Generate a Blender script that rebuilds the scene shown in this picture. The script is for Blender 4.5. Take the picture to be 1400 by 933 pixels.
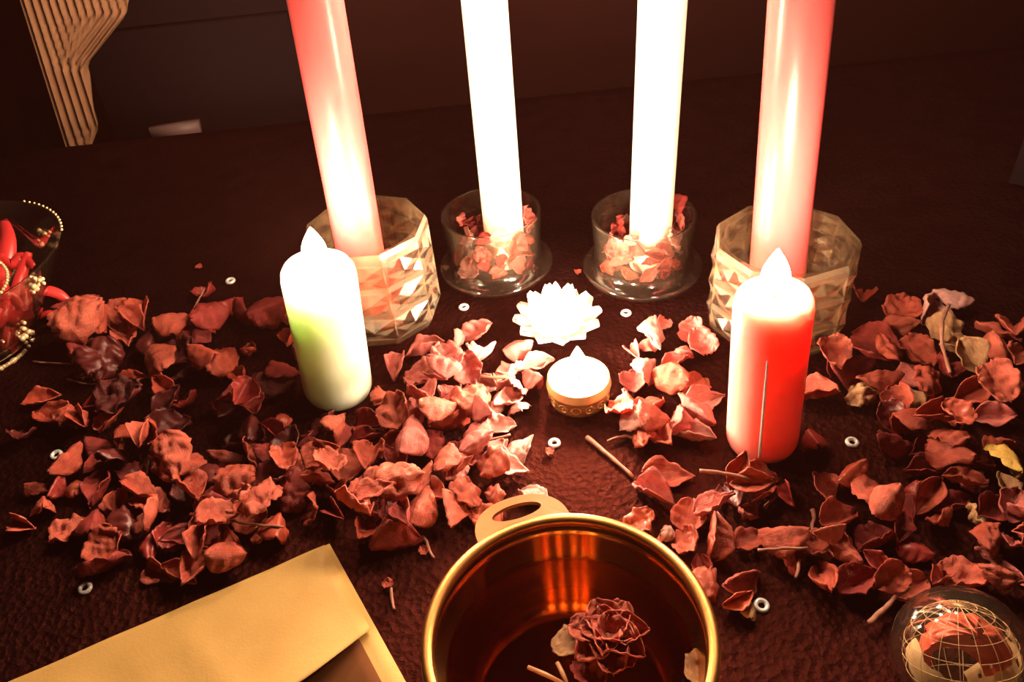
import bpy, bmesh, math, random
from mathutils import Vector, Matrix, Quaternion, noise
from mathutils.bvhtree import BVHTree

for o in list(bpy.data.objects):
    bpy.data.objects.remove(o, do_unlink=True)
scene = bpy.context.scene
COL = scene.collection
R = math.radians
PI = math.pi

# ------------------------------------------------------------------ camera
F, CX, CY, CAM_H = 1100.0, 700.0, 466.5, 0.28          # focal length in pixels of the 1400x933 frame
NADIR = (840.0, 1780.0)                                # where upright edges converge
down = Vector((NADIR[0] - CX, -(NADIR[1] - CY), -F)).normalized()
c_up = -down
c_fw = Vector((0, 0, -1))
c_y = (c_fw - c_up * c_fw.dot(c_up)).normalized()
c_x = c_y.cross(c_up)
CAMROT = Matrix((c_x, c_y, c_up))                      # camera axes -> world axes
cam_data = bpy.data.cameras.new('camera')
cam_data.sensor_width = 36.0
cam_data.lens = F * 36.0 / 1400.0
cam_data.clip_start = 0.01
cam = bpy.data.objects.new('camera', cam_data)
COL.objects.link(cam)
cam.matrix_world = Matrix.Translation((0, 0, CAM_H)) @ CAMROT.to_4x4()
scene.camera = cam
CAMPOS = Vector((0, 0, CAM_H))

# ------------------------------------------------------------------ world, exposure, flame strength
world = bpy.data.worlds.new('dark_room')
scene.world = world
world.use_nodes = True
world.node_tree.nodes['Background'].inputs[0].default_value = (1.0, 0.5, 0.45, 1)
world.node_tree.nodes['Background'].inputs[1].default_value = 0.004
BLOOM_HAZE = 0.012                                           # scattering air added to imitate lens bloom and a reddish veil
hz_n = world.node_tree.nodes.new('ShaderNodeVolumeScatter')
hz_n.inputs['Color'].default_value = (1.0, 0.30, 0.22, 1)
hz_n.inputs['Density'].default_value = BLOOM_HAZE
hz_n.inputs['Anisotropy'].default_value = 0.3
world.node_tree.links.new(hz_n.outputs[0], world.node_tree.nodes['World Output'].inputs['Volume'])
vs = scene.view_settings
vs.view_transform = 'Standard'
vs.look = 'None'
vs.exposure = 0.0
vs.gamma = 1.0
vs.use_curve_mapping = False
FLAME = 1150.0
FLAME_COL = (1.0, 0.69, 0.45)


def ray(px, py):
    return (CAMROT @ Vector((px - CX, -(py - CY), -F))).normalized()


def G(px, py, z=0.0):
    d = ray(px, py)
    return CAMPOS + d * ((z - CAM_H) / d.z)


def px_per_m(p):
    return F / (CAMROT.transposed() @ (Vector(p) - CAMPOS)).z * -1.0


def along(px, py, base):
    """point on the pixel's ray that lies closest to the upright line through base"""
    d = ray(px, py)
    u = Vector((0, 0, 1))
    w = CAMPOS - base
    b = d.dot(u)
    t = (b * u.dot(w) - d.dot(w)) / (1 - b * b)
    return CAMPOS + d * t


# ------------------------------------------------------------------ node helpers
def new_mat(name):
    m = bpy.data.materials.new(name)
    m.use_nodes = True
    nt = m.node_tree
    nt.nodes.clear()
    out = nt.nodes.new('ShaderNodeOutputMaterial')
    return m, nt, out


def N(nt, kind, **kw):
    n = nt.nodes.new(kind)
    for k, v in kw.items():
        if k in n.inputs:
            n.inputs[k].default_value = v
        else:
            setattr(n, k, v)
    return n


def rgba(c):
    return (c[0], c[1], c[2], 1.0)


def ramp(nt, fac, stops):
    r = nt.nodes.new('ShaderNodeValToRGB')
    el = r.color_ramp.elements
    while len(el) < len(stops):
        el.new(0.5)
    for e, (p, c) in zip(el, stops):
        e.position = p
        e.color = rgba(c)
    nt.links.new(fac, r.inputs[0])
    return r.outputs[0]


def principled(name, col, rough=0.5, metal=0.0, spec=0.5, noise_scale=None, col2=None, bump=0.0, bump_scale=300.0, sss=0.0, sss_r=(1, .5, .3), sss_s=0.004, aniso=0.0, emit=None):
    m, nt, out = new_mat(name)
    p = N(nt, 'ShaderNodeBsdfPrincipled', Roughness=rough, Metallic=metal)
    p.inputs['Base Color'].default_value = rgba(col)
    p.inputs['Specular IOR Level'].default_value = spec
    tc = N(nt, 'ShaderNodeTexCoord')
    if noise_scale:
        nz = N(nt, 'ShaderNodeTexNoise', Scale=noise_scale, Detail=5.0, Roughness=0.6)
        nt.links.new(tc.outputs['Object'], nz.inputs['Vector'])
        nt.links.new(ramp(nt, nz.outputs[0], [(0.3, col), (0.7, col2 or col)]), p.inputs['Base Color'])
    if bump:
        bz = N(nt, 'ShaderNodeTexNoise', Scale=bump_scale, Detail=4.0)
        nt.links.new(tc.outputs['Object'], bz.inputs['Vector'])
        b = N(nt, 'ShaderNodeBump', Strength=bump, Distance=0.001)
        nt.links.new(bz.outputs[0], b.inputs['Height'])
        nt.links.new(b.outputs[0], p.inputs['Normal'])
    if sss:
        p.inputs['Subsurface Weight'].default_value = sss
        p.inputs['Subsurface Radius'].default_value = sss_r
        p.inputs['Subsurface Scale'].default_value = sss_s
    if aniso:
        p.inputs['Anisotropic'].default_value = aniso
        p.inputs['Anisotropic Rotation'].default_value = 0.25
        tg = N(nt, 'ShaderNodeTangent', direction_type='RADIAL', axis='Z')
        nt.links.new(tg.outputs[0], p.inputs['Tangent'])
    nt.links.new(p.outputs[0], out.inputs[0])
    return m


def clear_glass(name, tint, rough=0.02, body=0.0, edge=4.0, refr=0.0, ior=1.45, bodycol=(0.9, 0.7, 0.5)):
    """clear glass: Fresnel gloss over see-through glass, part of it refracting, a little milky scatter"""
    m, nt, out = new_mat(name)
    tr = N(nt, 'ShaderNodeBsdfTransparent')
    tr.inputs[0].default_value = rgba(tint)
    gl = N(nt, 'ShaderNodeBsdfGlossy', Roughness=rough)
    lw = N(nt, 'ShaderNodeLayerWeight', Blend=0.5)
    pw = N(nt, 'ShaderNodeMath', operation='POWER')
    pw.inputs[1].default_value = edge
    nt.links.new(lw.outputs['Facing'], pw.inputs[0])
    f0 = ((ior - 1) / (ior + 1)) ** 2
    fr = N(nt, 'ShaderNodeMapRange')
    fr.inputs['To Min'].default_value = f0
    fr.inputs['To Max'].default_value = 0.9
    nt.links.new(pw.outputs[0], fr.inputs['Value'])
    inner = tr.outputs[0]
    if refr:
        rf = N(nt, 'ShaderNodeBsdfRefraction', Roughness=rough, IOR=ior)
        rf.inputs[0].default_value = rgba(tint)
        mx = N(nt, 'ShaderNodeMixShader')
        mx.inputs[0].default_value = refr
        nt.links.new(inner, mx.inputs[1])
        nt.links.new(rf.outputs[0], mx.inputs[2])
        inner = mx.outputs[0]
    if body:
        df = N(nt, 'ShaderNodeBsdfDiffuse')
        df.inputs[0].default_value = rgba(bodycol)
        tl = N(nt, 'ShaderNodeBsdfTranslucent')
        tl.inputs[0].default_value = rgba(bodycol)
        ad = N(nt, 'ShaderNodeMixShader')
        ad.inputs[0].default_value = 0.5
        nt.links.new(df.outputs[0], ad.inputs[1])
        nt.links.new(tl.outputs[0], ad.inputs[2])
        mx = N(nt, 'ShaderNodeMixShader')
        mx.inputs[0].default_value = body
        nt.links.new(inner, mx.inputs[1])
        nt.links.new(ad.outputs[0], mx.inputs[2])
        inner = mx.outputs[0]
    mx = N(nt, 'ShaderNodeMixShader')
    nt.links.new(fr.outputs[0], mx.inputs[0])
    nt.links.new(inner, mx.inputs[1])
    nt.links.new(gl.outputs[0], mx.inputs[2])
    nt.links.new(mx.outputs[0], out.inputs[0])
    return m


def petal_mat(name, dark, light, gloss=0.42):
    m, nt, out = new_mat(name)
    tc = N(nt, 'ShaderNodeTexCoord')
    oi = N(nt, 'ShaderNodeObjectInfo')
    n1 = N(nt, 'ShaderNodeTexNoise', Scale=3.2, Detail=6.0, Roughness=0.65, noise_dimensions='4D')
    nt.links.new(tc.outputs['Object'], n1.inputs['Vector'])
    mw = N(nt, 'ShaderNodeMath', operation='MULTIPLY')
    mw.inputs[1].default_value = 40.0
    nt.links.new(oi.outputs['Random'], mw.inputs[0])
    nt.links.new(mw.outputs[0], n1.inputs['W'])
    colr = ramp(nt, n1.outputs[0], [(0.28, dark), (0.72, light)])
    # veins run along the petal
    mp = N(nt, 'ShaderNodeMapping')
    mp.inputs['Scale'].default_value = (1.2, 15.0, 1.0)
    nt.links.new(tc.outputs['Object'], mp.inputs[0])
    n2 = N(nt, 'ShaderNodeTexNoise', Scale=2.0, Detail=4.0, Distortion=0.8)
    nt.links.new(mp.outputs[0], n2.inputs['Vector'])
    hv = N(nt, 'ShaderNodeHueSaturation')
    vv = N(nt, 'ShaderNodeMapRange')
    vv.inputs['To Min'].default_value = 0.62
    vv.inputs['To Max'].default_value = 1.35
    nt.links.new(n2.outputs[0], vv.inputs['Value'])
    nt.links.new(vv.outputs[0], hv.inputs['Value'])
    nt.links.new(colr, hv.inputs['Color'])
    b = N(nt, 'ShaderNodeBump', Strength=0.55, Distance=0.0012)
    n3 = N(nt, 'ShaderNodeTexNoise', Scale=9.0, Detail=5.0, Roughness=0.6, Distortion=1.6)
    nt.links.new(tc.outputs['Object'], n3.inputs['Vector'])
    rd = N(nt, 'ShaderNodeMath', operation='PINGPONG')
    rd.inputs[1].default_value = 0.12
    nt.links.new(n3.outputs[0], rd.inputs[0])
    r2 = N(nt, 'ShaderNodeMath', operation='MULTIPLY_ADD')
    r2.inputs[1].default_value = 3.0
    nt.links.new(rd.outputs[0], r2.inputs[0])
    nt.links.new(n2.outputs[0], r2.inputs[2])
    nt.links.new(r2.outputs[0], b.inputs['Height'])
    p = N(nt, 'ShaderNodeBsdfPrincipled', Roughness=gloss)
    p.inputs['Specular IOR Level'].default_value = 0.45
    nt.links.new(hv.outputs[0], p.inputs['Base Color'])
    nt.links.new(b.outputs[0], p.inputs['Normal'])
    tl = N(nt, 'ShaderNodeBsdfTranslucent')
    nt.links.new(hv.outputs[0], tl.inputs[0])
    mx = N(nt, 'ShaderNodeMixShader')
    mx.inputs[0].default_value = 0.22
    nt.links.new(p.outputs[0], mx.inputs[1])
    nt.links.new(tl.outputs[0], mx.inputs[2])
    nt.links.new(mx.outputs[0], out.inputs[0])
    return m


def emission(name, col, strength):
    m, nt, out = new_mat(name)
    e = N(nt, 'ShaderNodeEmission', Strength=strength)
    e.inputs[0].default_value = rgba(col)
    nt.links.new(e.outputs[0], out.inputs[0])
    return m


def cloth_mat():
    m, nt, out = new_mat('black_boucle_cloth')
    tc = N(nt, 'ShaderNodeTexCoord')
    vo = N(nt, 'ShaderNodeTexVoronoi', Scale=330.0)
    nz = N(nt, 'ShaderNodeTexNoise', Scale=420.0, Detail=5.0, Roughness=0.7)
    big = N(nt, 'ShaderNodeTexNoise', Scale=55.0, Detail=3.0)
    for n in (vo, nz, big):
        nt.links.new(tc.outputs['Object'], n.inputs['Vector'])
    add = N(nt, 'ShaderNodeMath', operation='ADD')
    nt.links.new(vo.outputs['Distance'], add.inputs[0])
    nt.links.new(nz.outputs[0], add.inputs[1])
    b = N(nt, 'ShaderNodeBump', Strength=0.65, Distance=0.0014)
    nt.links.new(add.outputs[0], b.inputs['Height'])
    mul = N(nt, 'ShaderNodeMath', operation='MULTIPLY')
    nt.links.new(nz.outputs[0], mul.inputs[0])
    nt.links.new(big.outputs[0], mul.inputs[1])
    p = N(nt, 'ShaderNodeBsdfPrincipled', Roughness=0.44)
    p.inputs['Specular IOR Level'].default_value = 0.0
    p.inputs['Specular Tint'].default_value = (1.0, 0.26, 0.20, 1)
    nt.links.new(ramp(nt, mul.outputs[0], [(0.12, (0.0010, 0.0005, 0.0007)), (0.42, (0.0080, 0.0026, 0.0024))]), p.inputs['Base Color'])
    nt.links.new(b.outputs[0], p.inputs['Normal'])
    # the pile's red-brown sheen
    gl = N(nt, 'ShaderNodeBsdfGlossy', Roughness=0.46)
    gl.inputs[0].default_value = (1.0, 0.20, 0.13, 1)
    nt.links.new(b.outputs[0], gl.inputs['Normal'])
    mx = N(nt, 'ShaderNodeMixShader')
    mx.inputs[0].default_value = 0.021
    nt.links.new(p.outputs[0], mx.inputs[1])
    nt.links.new(gl.outputs[0], mx.inputs[2])
    nt.links.new(mx.outputs[0], out.inputs[0])
    return m


M = {
    'cloth': cloth_mat(),
    'wall': principled('dark_brown_wall', (0.038, 0.0105, 0.0085), 0.9, noise_scale=3.0, col2=(0.050, 0.0135, 0.011), spec=0.1),
    'floor': principled('dark_floorboards', (0.03, 0.016, 0.012), 0.6),
    'wood': principled('dark_table_wood', (0.035, 0.016, 0.01), 0.5, noise_scale=20.0, col2=(0.06, 0.03, 0.02)),
    'black': principled('matte_black', (0.010, 0.006, 0.007), 0.8, spec=0.1),
    'grey_pull': principled('dull_pale_metal', (0.22, 0.13, 0.12), 0.5),
    'curtain': principled('tan_curtain', (0.30, 0.145, 0.075), 0.85, noise_scale=60.0, col2=(0.36, 0.18, 0.09)),
    'wax_white': principled('white_wax', (0.93, 0.86, 0.74), 0.4, sss=0.6, sss_r=(1, .75, .5), sss_s=0.006),
    'wax_red': principled('red_wax', (0.82, 0.13, 0.13), 0.30, sss=0.8, sss_r=(1, .4, .4), sss_s=0.012),
    'wax_scarlet': principled('scarlet_wax', (0.92, 0.33, 0.29), 0.36, sss=1.0, sss_r=(1, .6, .6), sss_s=0.025),
    'wax_green': principled('pale_green_wax', (0.66, 0.73, 0.57), 0.42, sss=1.0, sss_r=(.95, 1, .95), sss_s=0.03),
    'wick': principled('charred_wick', (0.02, 0.015, 0.012), 0.9),
    'flame': emission('candle_flame', FLAME_COL, FLAME),
    'gold': principled('brushed_gold', (0.80, 0.42, 0.13), 0.13, metal=1.0, aniso=0.96),
    'gold_rim': principled('polished_gold', (0.46, 0.21, 0.062), 0.36, metal=1.0),
    'gold_cup': principled('stamped_gold_cup', (0.75, 0.50, 0.22), 0.38, metal=0.6),
    'handle_gold': principled('satin_gold', (0.20, 0.085, 0.028), 0.6, metal=0.85),
    'glitter': principled('gold_glitter', (0.95, 0.74, 0.42), 0.25, metal=0.35),
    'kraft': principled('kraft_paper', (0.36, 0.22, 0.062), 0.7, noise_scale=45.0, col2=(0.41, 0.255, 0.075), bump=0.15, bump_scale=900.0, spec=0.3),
    'kraft_shade': principled('kraft_flap_shade', (0.075, 0.026, 0.008), 0.85, noise_scale=45.0, col2=(0.095, 0.034, 0.010), spec=0.1),  # darker kraft, the flap's shade put into the colour
    'ring': principled('pearly_eyelet', (0.80, 0.82, 0.80), 0.25, metal=0.3),
    'glass': clear_glass('clear_glass', (0.98, 0.94, 0.91), 0.10, body=0.02, ior=1.9, edge=2.2),
    'ball_glass': clear_glass('ball_glass', (0.97, 0.90, 0.84), 0.05, body=0.015, ior=1.8, edge=2.2),
    'crystal': clear_glass('pressed_crystal', (0.98, 0.90, 0.77), 0.08, body=0.03, refr=0.3, ior=2.0, edge=2.4),
    'crystal_glint': clear_glass('crystal_painted_glint', (0.98, 0.88, 0.72), 0.22, body=0.20, ior=2.0, edge=2.0, bodycol=(0.95, 0.78, 0.52)),  # milky glass that paints in the sparkle of refracted flames
    'water': clear_glass('rose_water', (0.93, 0.76, 0.66), 0.01, ior=1.33),
    'cream': principled('cream_fibre', (0.62, 0.50, 0.28), 0.8, noise_scale=120.0, col2=(0.40, 0.28, 0.14)),
    'ribbon': principled('red_satin', (0.62, 0.035, 0.035), 0.35),
    'twig': principled('dried_twig', (0.20, 0.075, 0.05), 0.7, noise_scale=200.0, col2=(0.36, 0.16, 0.10)),
    'bubble': clear_glass('bubble_film', (0.97, 0.95, 0.92), 0.02, ior=1.6),
}
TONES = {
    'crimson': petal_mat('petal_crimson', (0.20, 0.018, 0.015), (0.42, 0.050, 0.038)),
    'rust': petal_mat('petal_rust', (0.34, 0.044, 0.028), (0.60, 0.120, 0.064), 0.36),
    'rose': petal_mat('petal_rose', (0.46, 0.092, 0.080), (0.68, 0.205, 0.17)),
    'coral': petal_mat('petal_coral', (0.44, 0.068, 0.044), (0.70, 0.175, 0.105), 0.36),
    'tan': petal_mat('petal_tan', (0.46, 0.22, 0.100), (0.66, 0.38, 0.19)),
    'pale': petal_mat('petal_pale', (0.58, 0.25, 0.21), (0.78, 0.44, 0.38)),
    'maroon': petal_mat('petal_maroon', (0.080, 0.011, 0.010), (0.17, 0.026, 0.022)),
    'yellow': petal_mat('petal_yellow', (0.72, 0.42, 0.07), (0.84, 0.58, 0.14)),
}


# ------------------------------------------------------------------ mesh helpers
def mesh(name, verts, faces, smooth=True):
    me = bpy.data.meshes.new(name)
    me.from_pydata([tuple(v) for v in verts], [], faces)
    bm = bmesh.new()
    bm.from_mesh(me)
    bmesh.ops.recalc_face_normals(bm, faces=bm.faces)
    bm.to_mesh(me)
    bm.free()
    if smooth:
        me.polygons.foreach_set('use_smooth', [True] * len(me.polygons))
    me.update()
    return me


def obj(name, me, mat, parent=None, loc=None, rot=None, label=None, cat=None, group=None, kind=None):
    if mat and not me.materials:
        me.materials.append(mat)
    o = bpy.data.objects.new(name, me)
    COL.objects.link(o)
    if parent:
        o.parent = parent
    if loc is not None:
        o.location = loc
    if rot is not None:
        o.rotation_mode = 'QUATERNION'
        o.rotation_quaternion = rot
    tag(o, label, cat, group, kind)
    return o


def tag(o, label=None, cat=None, group=None, kind=None):
    for k, v in (('label', label), ('category', cat), ('group', group), ('kind', kind)):
        if v:
            o[k] = v
    return o


def thing(name, label, cat, loc=(0, 0, 0), rot=None, group=None):
    o = bpy.data.objects.new(name, None)
    COL.objects.link(o)
    o.empty_display_size = 0.01
    o.location = loc
    if rot is not None:
        o.rotation_mode = 'QUATERNION'
        o.rotation_quaternion = rot
    return tag(o, label, cat, group)


def lathe(prof, n=48, closed=False):
    V, Fc = [], []
    k = len(prof)
    for r, z in prof:
        for i in range(n):
            a = 2 * PI * i / n
            V.append((r * math.cos(a), r * math.sin(a), z))
    for j in range(k if closed else k - 1):
        j2 = (j + 1) % k
        for i in range(n):
            i2 = (i + 1) % n
            Fc.append((j * n + i, j * n + i2, j2 * n + i2, j2 * n + i))
    if not closed:
        for j in (0, k - 1):
            if prof[j][0] > 1e-6:
                Fc.append(tuple(j * n + i for i in range(n)))
    return weld(V, Fc)


def weld(V, Fc, eps=1e-7):
    key, mp, out = {}, [], []
    for v in V:
        k = (round(v[0] / eps / 10), round(v[1] / eps / 10), round(v[2] / eps / 10))
        if k not in key:
            key[k] = len(out)
            out.append(tuple(v))
        mp.append(key[k])
    F2 = []
    for f in Fc:
        g = []
        for i in f:
            if not g or mp[i] != g[-1]:
                g.append(mp[i])
        if len(g) > 1 and g[0] == g[-1]:
            g.pop()
        if len(set(g)) >= 3:
            F2.append(tuple(g))
    return out, F2


def box(x0, x1, y0, y1, z0, z1):
    V = [(x, y, z) for z in (z0, z1) for y in (y0, y1) for x in (x0, x1)]
    return V, [(0, 1, 3, 2), (4, 5, 7, 6), (0, 1, 5, 4), (2, 3, 7, 6), (0, 2, 6, 4), (1, 3, 7, 5)]


def tube(pts, rad, n=8):
    pts = [Vector(p) for p in pts]
    V, Fc = [], []
    m = len(pts)
    if not isinstance(rad, (list, tuple)):
        rad = [rad] * m
    ref = Vector((0.13, 0.31, 0.94)).normalized()
    for j, p in enumerate(pts):
        t = (pts[min(j + 1, m - 1)] - pts[max(j - 1, 0)]).normalized()
        r_ = ref if abs(t.dot(ref)) < 0.95 else Vector((1, 0, 0))
        a = t.cross(r_).normalized()
        b = t.cross(a)
        for i in range(n):
            q = 2 * PI * i / n
            V.append(p + (a * math.cos(q) + b * math.sin(q)) * rad[j])
    for j in range(m - 1):
        for i in range(n):
            i2 = (i + 1) % n
            Fc.append((j * n + i, j * n + i2, (j + 1) * n + i2, (j + 1) * n + i))
    Fc.append(tuple(range(n)))
    Fc.append(tuple((m - 1) * n + i for i in range(n)))
    return V, Fc


def torus(Rr, r, n=28, m=10, sq=1.0):
    V, Fc = [], []
    for i in range(n):
        a = 2 * PI * i / n
        for j in range(m):
            b = 2 * PI * j / m
            q = Rr + r * math.cos(b)
            V.append((q * math.cos(a), q * math.sin(a), r * sq * math.sin(b)))
    for i in range(n):
        for j in range(m):
            Fc.append((i * m + j, ((i + 1) % n) * m + j, ((i + 1) % n) * m + (j + 1) % m, i * m + (j + 1) % m))
    return V, Fc


def join(*parts):
    V, Fc = [], []
    for v, f in parts:
        k = len(V)
        V += [tuple(q) for q in v]
        Fc += [tuple(i + k for i in g) for g in f]
    return V, Fc


def moved(vf, loc=(0, 0, 0), s=1.0, rot=None):
    L = Vector(loc)
    v = []
    for p in vf[0]:
        q = Vector(p) * s
        if rot:
            q = rot @ q
        v.append(q + L)
    return v, vf[1]


def axis_rot(d):
    return Vector((0, 0, 1)).rotation_difference(Vector(d).normalized())


OBST = []      # (x, y, radius) footprints that loose petals keep clear of

# ------------------------------------------------------------------ setting
obj('floor', mesh('floor', *box(-1.6, 1.6, -0.7, 1.6, -0.76, -0.72)), M['floor'], kind='structure')
obj('wall_back', mesh('wall_back', *box(-1.6, 1.6, 0.98, 1.03, -0.72, 1.6)), M['wall'], kind='structure')
bb = mesh('baseboard_back', *box(-1.6, 1.6, 0.965, 0.98, -0.72, -0.62))
obj('baseboard_back', bb, M['wood'], kind='structure')

t = thing('table', 'dark wooden table under the black cloth', 'table', (0, 0, -0.72))
obj('tabletop', mesh('tabletop', *box(-0.72, 0.72, -0.25, 0.64, 0.685, 0.716)), M['wood'], t)
for sx in (-0.66, 0.60):
    for sy in (-0.20, 0.55):
        obj('leg', mesh('leg', *box(sx, sx + 0.06, sy, sy + 0.06, 0.0, 0.685)), M['wood'], t)


def make_cloth():
    V, Fc = [], []
    nx, ny = 90, 66
    for j in range(ny + 1):
        for i in range(nx + 1):
            x = -0.74 + 1.48 * i / nx
            y = -0.27 + 0.925 * j / ny
            z = 0.0
            V.append((x, y, z))
    w = nx + 1
    for j in range(ny):
        for i in range(nx):
            Fc.append((j * w + i, j * w + i + 1, (j + 1) * w + i + 1, (j + 1) * w + i))
    # the cloth hangs over the edges of the table
    border = [i for i in range(w)] + [j * w + nx for j in range(1, ny + 1)] + [ny * w + i for i in range(nx - 1, -1, -1)] + [j * w for j in range(ny - 1, 0, -1)]
    prev = border
    for k, (dz, amp) in enumerate(((-0.012, 0.0), (-0.06, 0.004), (-0.14, 0.010))):
        cur = []
        for q, b in enumerate(border):
            x, y, _ = V[b]
            s = 1.0 + (0.006 + amp * math.sin(q * 0.55)) * 1.2
            V.append((x * s, 0.1925 + (y - 0.1925) * s, dz))
            cur.append(len(V) - 1)
        for q in range(len(border)):
            q2 = (q + 1) % len(border)
            Fc.append((prev[q], prev[q2], cur[q2], cur[q]))
        prev = cur
    return mesh('tablecloth', V, Fc)


obj('tablecloth', make_cloth(), M['cloth'], label='black nubbly tablecloth spread under all the candles and petals', cat='tablecloth')


# pleated tan curtain hanging behind the table, gathered to a point at its lower end
def make_curtain():
    Y0 = 0.79

    def at(px, py):
        d = ray(px, py)
        return CAMPOS + d * (Y0 / d.y)
    right = [(-190, 215), (20, 173), (88, 119), (170, 136), (246, 110)]      # (y, x) of the ragged edge

    def edge(y):
        for (ya, xa), (yb, xb) in zip(right, right[1:]):
            if y <= yb:
                return xa + (xb - xa) * (y - ya) / (yb - ya)
        return right[-1][1]
    V, Fc = [], []
    nu, nv = 96, 40
    for side in (0, 1):
        for j in range(nv + 1):
            y = -190 + 434 * j / nv
            xa = 30 + 0.312 * y
            xb = max(edge(y), xa + 2)
            for i in range(nu + 1):
                x = xa + (xb - xa) * i / nu
                p = at(x, y)
                p.y += 0.0045 * math.sin((x - xa) / 11.5 * 2 * PI) - 0.004 * side
                V.append(p)
    w = nu + 1
    off = (nv + 1) * w
    for j in range(nv):
        for i in range(nu):
            f = (j * w + i, j * w + i + 1, (j + 1) * w + i + 1, (j + 1) * w + i)
            Fc.append(f)
            Fc.append(tuple(k + off for k in reversed(f)))
    per = [(j * w) for j in range(nv + 1)] + [nv * w + i for i in range(1, w)] + [j * w + nu for j in range(nv - 1, -1, -1)] + list(range(nu - 1, 0, -1))
    for q in range(len(per)):
        a, b = per[q], per[(q + 1) % len(per)]
        Fc.append((a, b, b + off, a + off))
    return mesh('curtain', V, Fc)


obj('pleated_curtain', make_curtain(), M['curtain'], label='pleated tan curtain hanging behind the table, narrowing downward', cat='curtain')

# dark low cabinet by the wall, with a pale pull and a pale corner strip
cab_p = CAMPOS + ray(240, 180) * (0.80 / ray(240, 180).y)
t = thing('low_cabinet', 'dark low cabinet with a pale drawer pull behind the table', 'cabinet', (cab_p.x, 0.825, -0.72))
hz = cab_p.z + 0.72
obj('body', mesh('body', *box(-0.075, 0.15, 0.0, 0.13, 0.03, hz + 0.12)), M['black'], t)
dr = obj('drawer', mesh('drawer', *box(-0.065, 0.14, -0.015, 0.0, hz - 0.07, hz + 0.10)), M['black'], t)
obj('drawer_pull', mesh('drawer_pull', *box(-0.025, 0.025, -0.027, -0.015, hz - 0.007, hz + 0.007)), M['grey_pull'], dr)
obj('plinth', mesh('plinth', *box(-0.065, 0.14, 0.02, 0.12, 0.0, 0.03)), M['black'], t)

# black box at the back of the table, only its edge shows
bp = G(1376, 258)
t = thing('black_box', 'black boxy case standing at the far edge of the table', 'box', (bp.x, bp.y, 0.0), Quaternion((0, 0, 1), -math.atan2(bp.x, bp.y) - R(3)))
obj('body', mesh('body', *box(0.0, 0.14, 0.0, 0.10, 0.004, 0.23)), M['black'], t)
obj('front_panel', mesh('front_panel', *box(0.012, 0.128, -0.004, 0.0, 0.016, 0.218)), M['black'], t)
for fx in (0.012, 0.118):
    for fy in (0.012, 0.078):
        obj('foot', mesh('foot', *box(fx, fx + 0.01, fy, fy + 0.01, 0.0, 0.004)), M['black'], t)


# ------------------------------------------------------------------ flames and candles
def flame_mesh(h, r):
    prof = []
    for i in range(13):
        s = i / 12
        rr = r * (math.sin(PI * min(1, s ** 0.62)) ** 0.9 if 0 < s < 1 else 0)
        prof.append((max(rr, 0.0), s * h))
    return mesh('flame', *lathe(prof, 14))


def add_flame(parent, z, h=0.018, r=0.0034, x=0, y=0):
    w = obj('wick', mesh('wick', *tube([(x, y, z - 0.003), (x + 0.0004, y, z + 0.003), (x + 0.0012, y, z + 0.006)], 0.0007, 6)), M['wick'], parent)
    obj('flame', flame_mesh(h, r), M['flame'], parent, loc=(x, y, z + 0.003))
    return w


def taper(base, axis, r, length, mat, label, cat='candle'):
    t = thing('taper_candle', label, cat, base, axis_rot(axis))
    prof = [(0, 0), (r * 0.96, 0), (r, 0.0015)]
    for i in range(1, 22):
        s = i / 22
        prof.append((r * (1 - 0.06 * s), length * s))
    prof += [(r * 0.92, length - 0.004), (r * 0.78, length - 0.001), (r * 0.5, length - 0.002), (0, length - 0.003)]
    obj('wax_body', mesh('wax_body', *lathe(prof, 40)), mat, t)
    add_flame(t, length - 0.002, 0.036, 0.0064)
    return t


def pillar(base, axis, r, length, mat, label, drip=None):
    t = thing('pillar_candle', label, 'candle', base, axis_rot(axis))
    prof = [(0, 0), (r * 0.80, 0), (r * 0.93, 0.0012), (r * 0.99, 0.004), (r, 0.007)]
    prof += [(r, length * s) for s in (0.2, 0.4, 0.6, 0.8)]
    prof += [(r, length - 0.008), (r * 0.97, length - 0.004), (r * 0.88, length - 0.0012), (r * 0.76, length), (r * 0.6, length - 0.0012), (r * 0.3, length - 0.003), (0, length - 0.0035)]
    obj('wax_body', mesh('wax_body', *lathe(prof, 48)), mat, t)
    add_flame(t, length - 0.0025, 0.019, 0.0056)
    if drip:
        a = drip
        pts = [(math.cos(a) * (r + 0.0001), math.sin(a) * (r + 0.0001), z) for z in (0.006, 0.02, 0.04, 0.06)]
        obj('drip_line', mesh('drip_line', *tube(pts, [0.0007, 0.0006, 0.0006, 0.0004], 6)), M['wax_white'], t)
    return t


# pillar candles
pl_b = Vector((-0.092, 0.3106, 0.0))
pillar(pl_b, Vector((0.0068, 0.0008, 0.0784)), 0.0174, 0.079, M['wax_green'], 'pale green pillar candle, lit, in front of a cut crystal holder')
OBST.append((pl_b.x, pl_b.y, 0.0185))
pr_b = Vector((0.1085, 0.2455, 0.0))
pillar(pr_b, Vector((-0.003, 0.0048, 0.082)), 0.0158, 0.083, M['wax_scarlet'], 'short scarlet pillar candle, lit, with rounded shoulders and a drip line', drip=R(-112))
OBST.append((pr_b.x, pr_b.y, 0.017))


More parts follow.
